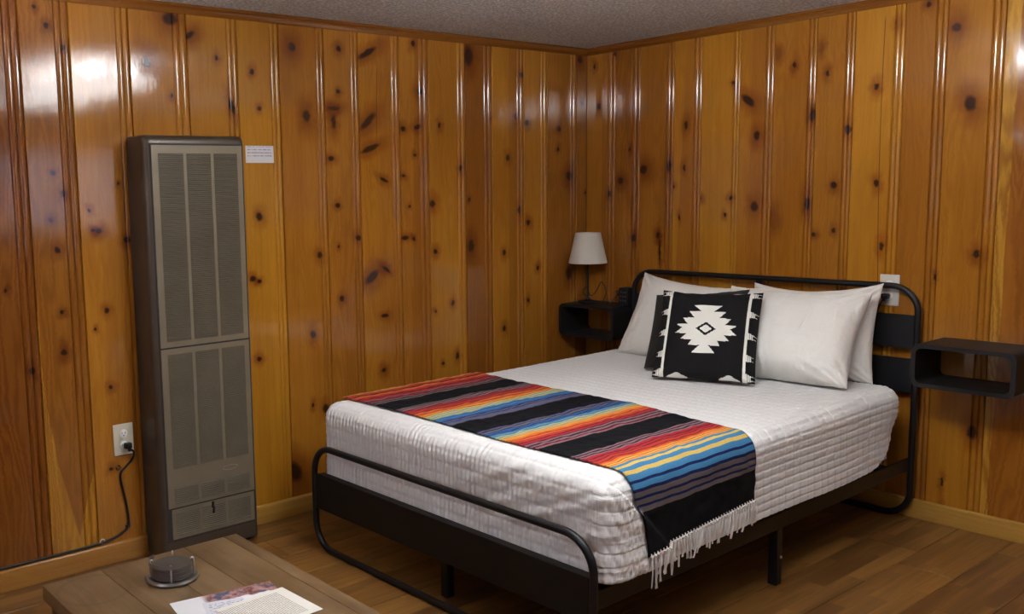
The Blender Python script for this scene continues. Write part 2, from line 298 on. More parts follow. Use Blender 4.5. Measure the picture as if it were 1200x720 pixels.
far_boards(wall_back, -5.199, -.001, lambda a, b: (a, b, -4.819, -4.80), M_back, WX0, WX1, WZ0, WZ1)
far_boards(wall_front, -4.799, -.001, lambda a, b: (-5.219, -5.20, a, b), M_side, VY0, VY1, VZ0, VZ1)
M_white = simple('white_paint', (.75, .75, .73, 1), .45)
def glass_mat():
    t = NT('window_glass'); t.b.inputs['Transmission Weight'].default_value = 1; t.b.inputs['Roughness'].default_value = 0; t.b.inputs['IOR'].default_value = 1.0
    return t.m
def curtain_mat():
    t = NT('sheer_curtain'); t.b.inputs['Base Color'].default_value = (.85, .84, .88, 1); t.b.inputs['Roughness'].default_value = .9
    t.b.inputs['Transmission Weight'].default_value = 0
    tr = t.new('ShaderNodeBsdfTranslucent'); tr.inputs[0].default_value = (.85, .84, .9, 1); mx = t.new('ShaderNodeMixShader'); mx.inputs[0].default_value = .6
    out = t.n['Material Output']; t.l(t.b.outputs[0], mx.inputs[1]); t.l(tr.outputs[0], mx.inputs[2]); t.l(mx.outputs[0], out.inputs[0]); return t.m
M_glass, M_curt = glass_mat(), curtain_mat()
def window(name, fn, a0, a1, z0, z1, dp):
    root = tag(empty(name), kind='structure')
    bm = bmesh.new()
    for (p, q, s, e) in ((a0, a0+.05, z0, z1), (a1-.05, a1, z0, z1), (a0+.05, a1-.05, z0, z0+.05), (a0+.05, a1-.05, z1-.05, z1), (a0+.05, a1-.05, (z0+z1)/2-.02, (z0+z1)/2+.02), ((a0+a1)/2-.02, (a0+a1)/2+.02, z0+.05, z1-.05)):
        box(bm, *fn(p, q, -.06, -.02), s, e)
    finish(bm, 'window_frame', M_white, root, smooth=False)
    bm = bmesh.new(); box(bm, *fn(a0+.05, a1-.05, -.045, -.041), z0+.05, z1-.05); finish(bm, 'pane', M_glass, root, smooth=False)
    bm = bmesh.new(); n = 90; rows = []
    for i in range(n+1):
        s = a0+.01+(a1-a0-.02)*i/n; d = .035+.012*math.sin(i*.9)
        x = fn(s, s, d, d); rows.append([bm.verts.new((x[0], x[2], z)) for z in (z0+.02, z1-.02)])
    for a, b in zip(rows, rows[1:]): bm.faces.new((a[0], b[0], b[1], a[1]))
    finish(bm, 'curtain', M_curt, root, sharp=0)
window('window_1', lambda a, b, c, d: (a, b, -4.80+c, -4.80+d), WX0, WX1, WZ0, WZ1, 0)
window('added_window', lambda a, b, c, d: (-5.20+c, -5.20+d, a, b), VY0, VY1, VZ0, VZ1, 0)  # unseen window, added as fill light for the foot of the bed

# ------------------------------------------------------------ ceiling, mouldings, baseboards
t = NT('popcorn_ceiling'); o_ = t.obj()
vor = t.new('ShaderNodeTexVoronoi'); t.l(o_, vor.inputs[0]); vor.inputs['Scale'].default_value = 70
nz = t.noise(o_, 120, 4, .7); hh = t.math('MULTIPLY_ADD', vor.outputs['Distance'], -1.1, nz)
t.l(t.mix(t.mr(hh, -.15, .25), (.66,.63,.60,1), (1.0,.98,.95,1)), t.b.inputs['Base Color']); t.b.inputs['Roughness'].default_value = .95
t.l(t.bump(hh, 1.0, .016), t.b.inputs['Normal']); M_ceil = t.m
ceiling = tag(boxo('ceiling', -5.3, .1, -4.9, .1, H, H+.05, M_ceil), kind='structure')
M_mold = pine('moulding_wood', (.24, .088, .012), 0, [], .35, seed=5, orient='H')
M_mold2 = pine('moulding_wood', (.24, .088, .012), 1, [], .35, seed=6, orient='H')
MP = [(0, -.036), (-.006, -.036), (-.008, -.030), (-.008, -.024), (-.012, -.017), (-.018, -.012), (-.022, -.009), (-.022, 0), (0, 0)]
def profile_run(name, prof, mp0, mp1, mat):
    bm = bmesh.new(); A = [bm.verts.new(mp0(d, z)) for d, z in prof]; B = [bm.verts.new(mp1(d, z)) for d, z in prof]
    n = len(prof)
    for i in range(n): j = (i+1) % n; bm.faces.new((A[i], A[j], B[j], B[i]))
    bm.faces.new(A[::-1]); bm.faces.new(B); return tag(finish(bm, name, mat, sharp=50), kind='structure')
profile_run('trim_1', MP, lambda d, z: (-5.2, d-.0005, H-.0005+z), lambda d, z: (d-.0005, d-.0005, H-.0005+z), M_mold)
profile_run('trim_2', MP, lambda d, z: (d-.0005, d-.0005, H-.0005+z), lambda d, z: (d-.0005, -4.8, H-.0005+z), M_mold2)
BP = [(-.0005, .001), (-.013, .001), (-.0135, .070), (-.012, .076), (-.008, .080), (-.0005, .0805)]
M_base1 = pine('baseboard_pine', (.38, .185, .040), 0, [], .3, seed=15, orient='H', coat=.5)
M_base2 = pine('baseboard_pine', (.46, .26, .055), 1, [], .2, seed=16, orient='H', coat=.5)
profile_run('baseboard_left', BP, lambda d, z: (-5.2, d, z), lambda d, z: (-2.643, d, z), M_base1)
profile_run('baseboard_left', BP, lambda d, z: (-2.214, d, z), lambda d, z: (d, d, z), M_base2)
profile_run('baseboard_right', BP, lambda d, z: (d, d, z), lambda d, z: (d, -4.8, z), M_base2)

# ------------------------------------------------------------ floor of laminate planks
def floor_mat(seed):
    t = NT('laminate_plank'); o = t.obj(); sp = t.new('ShaderNodeSeparateXYZ'); t.l(o, sp.inputs[0])
    x, y = sp.outputs[0], sp.outputs[1]
    st = t.math('FLOOR', t.math('MULTIPLY', y, 1/.0635)); blk = t.math('FLOOR', t.math('MULTIPLY_ADD', x, 1/.42, t.math('MULTIPLY', st, .37)))
    cb = t.new('ShaderNodeCombineXYZ'); t.l(st, cb.inputs[0]); t.l(blk, cb.inputs[1]); cb.inputs[2].default_value = seed
    wn = t.new('ShaderNodeTexWhiteNoise'); t.l(cb.outputs[0], wn.inputs[0])
    ad = t.new('ShaderNodeVectorMath', operation='MULTIPLY_ADD'); t.l(wn.outputs['Color'], ad.inputs[0]); ad.inputs[1].default_value = (7, 7, 7); t.l(o, ad.inputs[2])
    g1 = t.noise(t.scale(ad.outputs[0], (2.2, 55, 1)), 1, 5, .65, .4); g2 = t.noise(t.scale(ad.outputs[0], (1.2, 14, 1)), 1, 3, .55, .8)
    base = t.mix(t.mr(wn.outputs['Value'], 0, 1), (.25, .115, .027, 1), (.11, .046, .012, 1))
    base = t.mix(t.mr(g1, .42, .75, 0, .65), base, (.07, .028, .010, 1))
    base = t.mix(t.mr(g2, .5, .72, 0, .6), base, (.34, .17, .045, 1)); base = t.mix(t.mr(g2, .28, .42, .55, 0), base, (.08, .033, .012, 1))
    t.l(base, t.b.inputs['Base Color']); t.b.inputs['Roughness'].default_value = .34; t.l(t.bump(g1, .12, .001), t.b.inputs['Normal']); return t.m
fm = [floor_mat(k*1.7) for k in range(4)]
floor = tag(boxo('floor', -5.2, .0, -4.8, .0, -.06, -.008, M_slab), kind='structure')
PW = .1905; row = 0; y = 0.0
while y > -4.8:
    y2 = max(y-PW, -4.8); x = 0.0; first = (.55, 1.02, .2, .8, .38)[row % 5]; k = 0
    while x > -5.2:
        x2 = max(x-(first if k == 0 else 1.2), -5.2)
        bm = bmesh.new(); box(bm, x2+.0006, x-.0006, y2+.0007, y-.0007, -.008, 0, .0014, 1)
        finish(bm, 'plank', fm[(row*2+k) % 4], floor, smooth=False); x = x2; k += 1
    y = y2; row += 1

# ------------------------------------------------------------ ceiling lamp (reflected in the varnish)
def emis(name, col, s):
    t = NT(name); t.b.inputs['Base Color'].default_value = (.8,.8,.8,1); t.b.inputs['Emission Color'].default_value = col; t.b.inputs['Emission Strength'].default_value = s; return t.m
cl = tag(empty('ceiling_lamp', (-2.10, -1.95, H-.001)), 'white wrap-around fluorescent lamp on the popcorn ceiling above the foot of the bed', 'lamp')
bm = bmesh.new(); box(bm, -.05, .05, -.60, .60, -.100, -.085, .004); finish(bm, 'housing', M_white, cl)
for yy in (-.35, .35): tubeo('stem', [(0, yy, 0), (0, yy, -.086)], .008, M_white, cl, 8)  # stems put in to drop the lamp so its light spills onto the ceiling
bm = bmesh.new(); pr = [(-.17, -.085), (-.215, -.115), (-.18, -.150), (.18, -.150), (.215, -.115), (.17, -.085), (.055, -.085), (.055, -.102), (-.055, -.102), (-.055, -.085)]
A = [bm.verts.new((x, -.60, z)) for x, z in pr]; B = [bm.verts.new((x, .60, z)) for x, z in pr]
for i in range(10): j = (i+1) % 10; bm.faces.new((A[i], A[j], B[j], B[i]))
bm.faces.new(A); bm.faces.new(B[::-1]); finish(bm, 'diffuser', emis('lamp_diffuser', (.96, .98, 1.0, 1), LAMP_STRENGTH), cl)
for sx in (-1, 1): boxo('ceiling_fill_tube', sx*.09-.013, sx*.09+.013, -.58, .58, -.080, -.058, emis('ceiling_fill_glow', (.96, .98, 1.0, 1), FILL_TUBE_STRENGTH), cl, .008, 3)  # glowing bars added on top of the lamp to lift the ceiling

def uplight(loc, label, k):  # unseen lamp, added to make the ceiling brighter
    r_ = tag(empty('added_uplight', loc), label, 'lamp')
    for nm, pr in (('base', [(.13, 0), (.135, .008), (.12, .02), (.02, .032), (.013, .05)]), ('pole', [(.013, .045), (.013, 1.58), (.02, 1.60)])):
        bm = bmesh.new(); lathe(bm, pr, 24); finish(bm, nm, M_white, r_)
    bm = bmesh.new(); lathe(bm, [(.02, 1.595), (.10, 1.62), (.16, 1.68), (.163, 1.68), (.105, 1.612), (.02, 1.585)], 32, cap=False); finish(bm, 'bowl', M_white, r_)
    bm = bmesh.new(); lathe(bm, [(.02, 1.61)]+[(.05*math.cos(a*PI/16), 1.640+.05*math.sin(a*PI/16)) for a in range(-7, 8)], 24); finish(bm, 'uplight_globe', emis('added_uplight_glow', (.97, .98, 1, 1), UPLIGHT_STRENGTH*k), r_)
uplight((-3.95, -.80, 0), 'white torchiere added out of view left of the furnace to brighten the ceiling', 1.15)
uplight((-.75, -3.25, 0), 'white torchiere added out of view near the right wall to brighten the ceiling', .5)
# ------------------------------------------------------------ bed frame
M_black = simple('black_powder_coat', (.007, .007, .009, 1), .42, 0, 300, .15, var=.1, spec=.35)
M_panel = simple('dark_brown_metal_panel', (.008, .006, .005, 1), .55, 0, 300, .1, var=.1, spec=.25)
BX, BY, BROT, BL_, BW = -.040, -1.727, .0111, 2.037, 1.365
def bedroot(name): return empty(name, (BX, BY, 0), BROT)
bed = tag(bedroot('bed_frame'), 'black metal tube bed frame with rounded headboard and footboard loops, standing in the corner', 'bed')
R_ = .0125
HL = rounded_loop(0, BW, R_, .967, .105, .10)
FL = rounded_loop(0, BW, R_, .418, .105, .10)
tubeo('headboard_tube', [(0, v, z) for v, z in HL], R_, M_black, bed, 14, True)
tubeo('footboard_tube', [(-BL_, v, z) for v, z in FL], R_, M_black, bed, 14, True)
for z0, z1 in ((.714, .851), (.530, .672)): boxo('headboard_panel', -.006, .006, .011, BW-.011, z0, z1, M_black, bed, .002, 1)
boxo('headboard_post', -.006, .006, BW/2-.014, BW/2+.014, .851, .957, M_black, bed, .002, 1)
boxo('headboard_post', -.006, .006, BW/2-.014, BW/2+.014, .672, .714, M_black, bed, .002, 1)
boxo('footboard_panel', -BL_-.006, -BL_+.006, .011, BW-.011, .168, .308, M_panel, bed, .002, 1)
boxo('panel_lip', -BL_+.006, -BL_+.030, .02, BW-.02, .300, .306, M_panel, bed)
for v in (.008, BW-.008):
    boxo('side_rail', -BL_+.012, -.010, v-.004, v+.004, .205, .262, M_black, bed, .0015, 1)
    boxo('rail_flange', -BL_+.012, -.010, v if v < .5 else v-.035, v+.035 if v < .5 else v, .205, .209, M_black, bed)
boxo('center_rail', -BL_+.012, -.010, BW/2-.02, BW/2+.02, .200, .240, M_black, bed, .0015, 1)
for k in range(11): boxo('bed_slat', -.17-k*.175, -.20-k*.175-.03, .013, BW-.013, .240, .255, M_black, bed)
for (X, Y) in ((-1.02, .022), (-1.02, BW-.022), (-1.02, BW/2), (-1.955, BW/2+.01), (-.35, BW/2)):
    boxo('leg', X-.017, X+.017, Y-.017, Y+.017, 0, .2065 if abs(Y-BW/2) > .1 else .200, M_black, bed, .003, 1)
M_steel = simple('bolt_steel', (.55, .55, .55, 1), .3, 1)
for z in (.10,): 
    bm = bmesh.new(); lathe(bm, [(.0001, .0035), (.004, .003), (.006, 0)], 12); me_ = finish(bm, 'bolt', M_steel, bed); me_.rotation_euler = (PI/2, 0, 0); me_.location = (-1.012, .005, z)
bm = bmesh.new(); lathe(bm, [(.0001, .004), (.005, .003), (.007, 0)], 12); b2 = finish(bm, 'bolt', M_black, bed); b2.rotation_euler = (0, -PI/2, 0); b2.location = (-BL_-.0115, BW-.125, .018)

# ------------------------------------------------------------ mattress and quilted coverlet
def cloth_mat(name, col, sc=900, st=.25, rough=.9, sheen=.3):
    t = NT(name); o = t.obj(); n = t.noise(o, sc, 2); n2 = t.noise(o, 70, 4, .6)
    t.l(t.mix(t.mr(n2, .3, .7), c4(tuple(c*.95 for c in col)), c4(col)), t.b.inputs['Base Color'])
    t.b.inputs['Roughness'].default_value = rough; t.b.inputs['Sheen Weight'].default_value = sheen; t.b.inputs['Specular IOR Level'].default_value = .2
    t.l(t.bump(t.math('MULTIPLY_ADD', n, .4, n2), st, .0018), t.b.inputs['Normal']); return t.m
M_quilt = cloth_mat('white_quilted_cotton', (.73, .72, .705), 700, .4)
M_mattress = cloth_mat('mattress_ticking', (.55, .54, .52), 500, .2)
mt = tag(bedroot('mattress'), 'mattress lying on the bed frame under the white quilted coverlet', 'mattress')
boxo('core', -BL_+.075, -.125, .03, BW-.03, .256, .548, M_mattress, mt, .05, 4)
for zz in (.285, .525):
    tubeo('piping', [(a, b, zz) for a, b in rounded_loop(-BL_+.074, -.124, .029, BW-.029, .055, .055, 5)], .004, M_mattress, mt, 6, True)

X0, X1, Y0, Y1, ZT, ZB = -2.000, -.105, -.018, BW+.012, .585, .305
def smooth(a, b, x):
    t_ = max(0, min(1, (x-a)/(b-a))); return t_*t_*(3-2*t_)
def hem(x): return .286 + .15*smooth(-.46, -.05, x)**1.5
def rib(q, period, wd):
    a = (q/period) % 1.0; a = min(a, 1-a)*period
    return math.exp(-(a/wd)**2)
def surf(x, y, z, rad=.065):
    """rounded mattress shape: clamp to the inner box, push out by the corner radius"""
    ix = min(max(x, X0+rad), X1-rad*1.4); iy = min(max(y, Y0+rad), Y1-rad); iz = min(z, ZT-rad)
    d = Vector((x-ix, y-iy, z-iz))
    if d.length < 1e-9: return Vector((x, y, z)), Vector((0, 0, 1))
    n = d.normalized(); p = Vector((ix, iy, iz)) + n*rad
    return p, n
def base_bulge(p, n):
    e = Vector((p.x, p.y, 0))
    b = .004*noise.noise(Vector((p.x*2.2, p.y*2.2, p.z*3))) + .0016*noise.noise(Vector((p.x*9, p.y*9, p.z*9)))
    return b
def coverlet():
    bm = bmesh.new()
    vd = {}
    def V(x, y, z):
        k = (round(x, 5), round(y, 5), round(z, 5))
        if k in vd: return vd[k]
        p, n = surf(x, y, z)
        b = base_bulge(p, n)
        ax, ay, az = abs(n.x), abs(n.y), abs(n.z)
        # ribs run along the bed: lines at constant Y (or constant Z on the long sides), cross lines at constant X (or Z on the foot side)
        yy = p.y + .0015*noise.noise(Vector((p.x*6, p.y*30, 0))); xx = p.x + .003*noise.noise(Vector((p.x*20, p.y*5, 3)))
        s1 = yy if ay < .7 else 0; q = 0
        w_top = az*az; w_side = ay*ay; w_foot = ax*ax
        arc_y = p.z; arc_x = p.z
        g = 0
        fl = 0
        if n.y < -.15:
            ln = X0 + .02 + (.575-p.z)*1.02
            fl = smooth(ln+.004, ln-.008, p.x)*smooth(.585, .54, p.z)*min(1, -n.y*1.6)
            fl = max(fl, (1-smooth(X0+.01, X0+.10, p.x))*smooth(.585, .54, p.z))
        zj = p.z+.002*noise.noise(Vector((p.y*12, 0, 1)))
        g += w_top*.0036*rib(yy, .0235, .0036) + w_foot*.0046*rib(yy, .0205, .0038) + w_side*(1-fl)*.0034*rib(p.z, .0280, .0036)
        g += (w_top+w_side*(1-fl))*.0036*rib(xx, .047, .0038) + w_foot*.0024*rib(zj, .041, .0036) + w_side*fl*(.0034*rib(xx+p.z*.35, .0205, .0036)+.0020*rib(zj, .041, .0036))
        puck = .0011*noise.noise(Vector((p.x*60, p.y*60, p.z*90)))
        b += puck - g
        # wrinkled foot end, loose cloth towards the right corner
        if n.x < -.3:
            m = smooth(.75, .15, p.y)*smooth(.30, .40, p.z)
            b += .0075*m*noise.noise(Vector((p.y*4+3*p.z, p.z*30+p.y*12, 2)))*-n.x
        # folded corner of cloth on the right side near the foot: ridge running down and back
        if n.y < -.15:
            ln = X0 + .02 + (.575-p.z)*1.02           # x of the fold at this height
            k = smooth(ln+.004, ln-.008, p.x)*smooth(.585, .54, p.z)*min(1, -n.y*1.6)
            b += .020*k
            b += .004*k*noise.noise(Vector((p.x*24, 0, p.z*40)))
            b += .004*(1-k)*math.sin(p.x*8.0+1)*smooth(.5, .33, p.z)
        if n.y < -.5 or n.x < -.5: b += .004*smooth(.42, .31, p.z)
        p = p + n*b
        # head end of the side tucks in under the pillows
        if x > -.30 and ay > .5: p.y += (1 if n.y < 0 else -1)*.035*smooth(-.30, -.105, x)*smooth(.50, .38, p.z)
        vd[k] = bm.verts.new(p); return vd[k]
    def lin_(a, b, st): n = max(1, int(round((b-a)/st))); return [a+(b-a)*i/n for i in range(n+1)]
    xs = lin_(X0, X1, .0072); ys = lin_(Y0, Y1, .0043)
    for i in range(len(xs)-1):
        for j in range(len(ys)-1):
            bm.faces.new((V(xs[i], ys[j], ZT), V(xs[i+1], ys[j], ZT), V(xs[i+1], ys[j+1], ZT), V(xs[i], ys[j+1], ZT)))
    NZ = 54
    for yy in (Y0, Y1):
        for i in range(len(xs)-1):
            for j in range(NZ):
                z = lambda x, j: ZT + (hem(x)-ZT)*j/NZ
                a, b = xs[i], xs[i+1]
                bm.faces.new((V(a, yy, z(a, j)), V(b, yy, z(b, j)), V(b, yy, z(b, j+1)), V(a, yy, z(a, j+1))))
    for xx in (X0, X1):
        for i in range(len(ys)-1):
            for j in range(NZ):
                z = lambda j: ZT + (hem(xx)-ZT)*j/NZ
                bm.faces.new((V(xx, ys[i], z(j)), V(xx, ys[i+1], z(j)), V(xx, ys[i+1], z(j+1)), V(xx, ys[i], z(j+1))))
    o = finish(bm, 'coverlet', M_quilt, sharp=0)
    return o
cov = coverlet(); cov.location = (BX, BY, 0); cov.rotation_euler = (0, 0, BROT)
tag(cov, 'white quilted coverlet with a stitched grid, spread over the mattress', 'bedspread')

# ------------------------------------------------------------ striped blanket across the foot of the bed
RED, CRIM, MAR = (.43,.048,.030), (.36,.026,.036), (.13,.014,.022)
ORG, AMB, YEL, CRM = (.62,.16,.03), (.68,.29,.05), (.60,.42,.11), (.42,.44,.24)
TEA, BLU, LBL, NVY = (.15,.28,.31), (.035,.11,.28), (.055,.20,.36), (.012,.018,.085)
SLA, GRY, MAU, DMV, BLK, TAN = (.10,.10,.18), (.15,.125,.125), (.24,.15,.17), (.05,.02,.03), (.008,.008,.010), (.55,.30,.08)
def seq(a, b, cols):
    n = sum(c[1] for c in cols); out = []; s = a
    for c, w_ in cols: e = s+(b-a)*w_/n; out.append((s, e, c)); s = e
    return out
# distance from the left edge of the bed across to the hanging end, measured along the cloth
S_ = []
S_ += seq(0, .018, [(TAN, 1)]) + seq(.018, .135, [(RED,1.4),(MAR,.7),(ORG,1),(RED,1.3),(MAR,.8),(CRIM,1.2)])
S_ += seq(.135, .205, [(MAU,.8),(DMV,.7),(CRIM,.8),(MAR,.6),(GRY,1),(DMV,.7),(GRY,1)]) + seq(.205, .314, [(BLK,1)])
S_ += seq(.314, .370, [(GRY,1),(DMV,.6),(MAU,1),(DMV,.6),(MAU,1),(MAR,.7)]) + seq(.370, .455, [(CRIM,1.2),(MAR,.5),(RED,1.2),(CRIM,1),(MAR,.4),(ORG,1.1),(RED,.8),(ORG,1)])
S_ += seq(.455, .520, [(AMB,1),(RED,.5),(YEL,1),(TEA,.6),(CRM,1),(TEA,.7),(YEL,.8)]) + seq(.520, .590, [(TEA,.7),(BLU,1),(LBL,.6),(BLU,1.1),(NVY,.5),(SLA,1)])
S_ += seq(.590, .635, [(NVY,.4),(SLA,1),(GRY,.6),(SLA,1)]) + seq(.635, .763, [(BLK,1)])
S_ += seq(.763, .800, [(SLA,1),(NVY,.5),(GRY,1),(NVY,.4)]) + seq(.800, .850, [(BLU,1),(NVY,.4),(BLU,1),(TEA,.7),(LBL,.8)]) + seq(.850, .892, [(CRM,.8),(TEA,.6),(YEL,.9),(TEA,.4),(AMB,1)])
S_ += seq(.892, .968, [(AMB,.7),(ORG,1),(RED,.8),(ORG,.6),(RED,1.2),(MAR,.5),(CRIM,1.2)]) + seq(.968, 1.035, [(MAR,.6),(MAU,.8),(DMV,.8),(MAU,.9),(DMV,.7),(CRIM,.4),(MAU,.8)])
S_ += seq(1.035, 1.155, [(BLK,1)]) + seq(1.155, 1.196, [(MAU,.8),(DMV,.8),(MAU,.8),(DMV,.8),(MAU,.8)])
S_ += seq(1.196, 1.262, [(CRIM,1.3),(MAR,.6),(CRIM,1),(MAR,.4),(RED,1.1),(MAR,.4),(RED,.9)]) + seq(1.262, 1.300, [(ORG,1),(AMB,1),(RED,.5),(YEL,.8),(ORG,.6),(AMB,.9)])
S_ += seq(1.300, 1.352, [(LBL,1.1),(YEL,1.0),(LBL,1.4),(YEL,1.2)]) + seq(1.352, 1.405, [(LBL,1.8),(NVY,.8),(LBL,1.6),(NVY,.9)])
S_ += seq(1.405, 1.468, [(GRY,1.3),(NVY,.7),(GRY,1.3),(NVY,.7),(GRY,1.3)]) + seq(1.468, 1.600, [(BLK,1)])
def stripe(s):
    for a, b, c in S_:
        if s < b: return c
    return BLK
SEND = 1.600
def blanket_path(s, off=.007):
    """s along the cloth -> (y, z, ny, nz) in bed space, from the left edge over the right side"""
    rad = .065; yL, yR = Y1-.03, Y0
    flat = yL-(yR+rad)
    if s < flat: return yL-s, ZT+off, 0, 1
    s -= flat; ar = (rad+off)*PI/2
    if s < ar:
        a = s/(rad+off); return yR+rad-(rad+off)*math.sin(a), ZT-rad+(rad+off)*math.cos(a), -math.sin(a), math.cos(a)
    s -= ar; return yR-off, ZT-rad-s, -1, 0
mb = NT('woven_serape'); at = mb.new('ShaderNodeAttribute', attribute_name='stripes'); o_ = mb.obj()
wv = mb.noise(mb.scale(o_, (120, 700, 700)), 1, 2); mb.l(mb.mix(mb.mr(wv, .3, .7, 0, .22), at.outputs['Color'], (.0, .0, .0, 1)), mb.b.inputs['Base Color'])
mb.b.inputs['Roughness'].default_value = .95; mb.b.inputs['Sheen Weight'].default_value = .0; mb.b.inputs['Specular IOR Level'].default_value = .1
mb.l(mb.bump(wv, .5, .002), mb.b.inputs['Normal'])
rows = []
brk = sorted({round(a, 5) for a, b, c in S_} | {SEND})
ss = [0.0]
for a, b in zip(brk, brk[1:]):
    n = max(1, int(round((b-a)/.008)))
    for i in range(1, n+1): ss.append(a+(b-a)*i/n)
NX = 64
def xedge(s):
    xa = -1.905 + .012*math.sin(s*5) + .045*smooth(1.36, 1.60, s); xb = -1.165 - .02*smooth(0, .3, s) - .065*smooth(.8, 1.3, s)
    return xa, xb
bm = bmesh.new(); cols = []
for s in ss:
    xa, xb = xedge(s); row = []
    for i in range(NX+1):
        x = xa+(xb-xa)*i/NX
        lim = 1-min(1, min(s, 1.0)/.02) if s < .02 else 0
        se = s + (.010*noise.noise(Vector((x*4.5, s*2.2, 5))) + .006*noise.noise(Vector((x*14, s*5, 8))))*min(1, s/.1)*min(1, (SEND-s)/.1)*(1-.6*smooth(1.2, 1.4, s))
        se = se*1.0 - .034*(i/NX)*smooth(1.42, 1.60, s) + 0
        y, z, ny, nz = blanket_path(se)
        wr = .005*max(0, noise.noise(Vector((x*9+s*3, s*16, 1)))+.1) + .003*noise.noise(Vector((x*30, s*30, 4)))
        if s > 1.28: wr += .018*smooth(ln_ := X0+.02+(.575-z)*1.02+.02, ln_-.03, x)*smooth(.585, .5, z)
        wr += .0015
        row.append(bm.verts.new((x, y+ny*wr, z+nz*wr)))
    rows.append(row)
for j in range(len(ss)-1):
    c = stripe((ss[j]+ss[j+1])/2)
    for i in range(NX):
        bm.faces.new((rows[j][i], rows[j][i+1], rows[j+1][i+1], rows[j+1][i])); cols.append(c)
me = bpy.data.meshes.new('blanket'); bm.to_mesh(me); bm.free()
ca = me.color_attributes.new('stripes', 'FLOAT_COLOR', 'CORNER')
for p in me.polygons:
    for li in p.loop_indices: ca.data[li].color = (*cols[p.index], 1)
bl = empty('striped_blanket', (BX, BY, 0), BROT)
tag(bl, 'striped serape blanket in black, red, yellow and blue laid across the foot of the bed', 'blanket')
wo = link(me, 'woven_cloth', mb.m, bl, sharp=0)
so = wo.modifiers.new('thick', 'SOLIDIFY'); so.thickness = .0035; so.offset = 1
M_fringe = cloth_mat('white_yarn', (.74, .70, .66), 600, .3)
random.seed(11); NF = 40
for k in range(NF):
    t_ = (k+.5)/NF; xa, xb = xedge(SEND); x = xa+(xb-xa)*t_
    y, z, ny, nz = blanket_path(SEND-.034*t_)
    y -= .006+.018*smooth(X0+.02+(.575-z)*1.02+.02, X0+.02+(.575-z)*1.02-.01, x)
    L_ = random.uniform(.055, .085)*(1.35 if k < 2 else 1); dx = random.uniform(-.022, .016); bm = bmesh.new()
    for q in range(3):
        o1 = random.uniform(-.003, .003); o2 = random.uniform(-.006, .006)
        tube(bm, smoothpath([(x, y, z+.010), (x+o1*.4, y-.005, z-.004), (x+dx*.4+o1, y-.004-.002*q, z-L_*.5), (x+dx+o2, y-.003, z-L_)], 2), .0017, 5)
    tube(bm, [(x-.0045, y-.002, z+.004), (x, y-.006, z), (x+.0045, y-.002, z+.004)], .003, 5)
    finish(bm, 'tassel', M_fringe, bl)

# ------------------------------------------------------------ pillows
def pillow_mesh(w_, h_, th, bow=.05, nu=90, nv=70, seed=0, wr=1.0, front=None, sag=.0, flange=0):
    """pillow in local coordinates: u across, v up, +n towards the viewer; returns mesh and per-face uv centre"""
    bm = bmesh.new(); G = {}
    def P(u, v, side):
        if abs(u) > .9999 or abs(v) > .9999: side = 0
        k = (round(u, 4), round(v, 4), side)
        if k in G: return G[k]
        x = u*w_/2*(1-bow*(1-v*v)**1.0*abs(u)**3) ; y = v*h_/2*(1-(bow*2.3 if v > 0 else bow*.8)*(1-u*u)**1.0*abs(v)**3)
        fu, fv = min(1, (1-abs(u))*1.0), min(1, (1-abs(v))*1.0)
        prof = ((1-u**4)*(1-v**4))**.50 * (1-.15*u*u-.15*v*v) if side else 0
        prof *= (1-sag*v)
        n1 = noise.noise(Vector((u*2.2+seed, v*2.2, seed*1.3)))
        edge = 1-min(1, 2.2*min(1-abs(u), 1-abs(v)))
        ang = math.atan2(v, u); rad = math.hypot(u, v)
        w1 = noise.noise(Vector((u*5+seed, v*1.6, seed+side*3)))*.5 + noise.noise(Vector((u*14, v*4+seed, seed)))*.28*edge
        cr = sum(math.exp(-((u-a)**2+(v-b)**2)*3.5)*math.sin(9*math.atan2(v-b*1.15, u-a*1.15)*3+seed) for a in (-1, 1) for b in (-1, 1))
        d = th/2*prof*(1+.12*n1)
        if side: d += wr*(.009*w1 + .0045*cr*(edge*.8+.2))*min(1, prof*3)
        z = side*d
        if side == 0: z = .006*noise.noise(Vector((u*3+seed, v*3, 7)))
        G[k] = bm.verts.new((x, y, z)); return G[k]
    us = [math.sin(PI/2*(-1+2*i/nu)*.999)/math.sin(PI/2*.999) for i in range(nu+1)]; us = [.55*a+.45*(-1+2*i/nu) for i, a in enumerate(us)]
    vs = [math.sin(PI/2*(-1+2*i/nv)*.999)/math.sin(PI/2*.999) for i in range(nv+1)]; vs = [.55*a+.45*(-1+2*i/nv) for i, a in enumerate(vs)]
    cols = []
    for side in (1, -1):
        for i in range(nu):
            for j in range(nv):
                q = [P(us[i], vs[j], side), P(us[i+1], vs[j], side), P(us[i+1], vs[j+1], side), P(us[i], vs[j+1], side)]
                bm.faces.new(q if side > 0 else q[::-1]); cols.append((side, (us[i]+us[i+1])/2, (vs[j]+vs[j+1])/2))
    me = bpy.data.meshes.new('pillow'); bm.to_mesh(me); bm.free(); return me, cols
def pose(o, BLc, BRc, TLc, push=0):
    a, b, c = Vector(BLc), Vector(BRc), Vector(TLc)
    ux = (b-a).normalized(); vy = (c-a); vy = (vy-ux*vy.dot(ux)).normalized(); nz = ux.cross(vy)
    ctr = a + (b-a)/2 + (c-a)/2 + nz*push
    m = Matrix((ux, vy, nz)).transposed().to_4x4(); m.translation = ctr; o.matrix_world = m
pt = NT('white_pillowcase'); o_ = pt.obj(); pt.b.inputs['Base Color'].default_value = (.82, .80, .75, 1); pt.b.inputs['Roughness'].default_value = .85; pt.b.inputs['Specular IOR Level'].default_value = .2
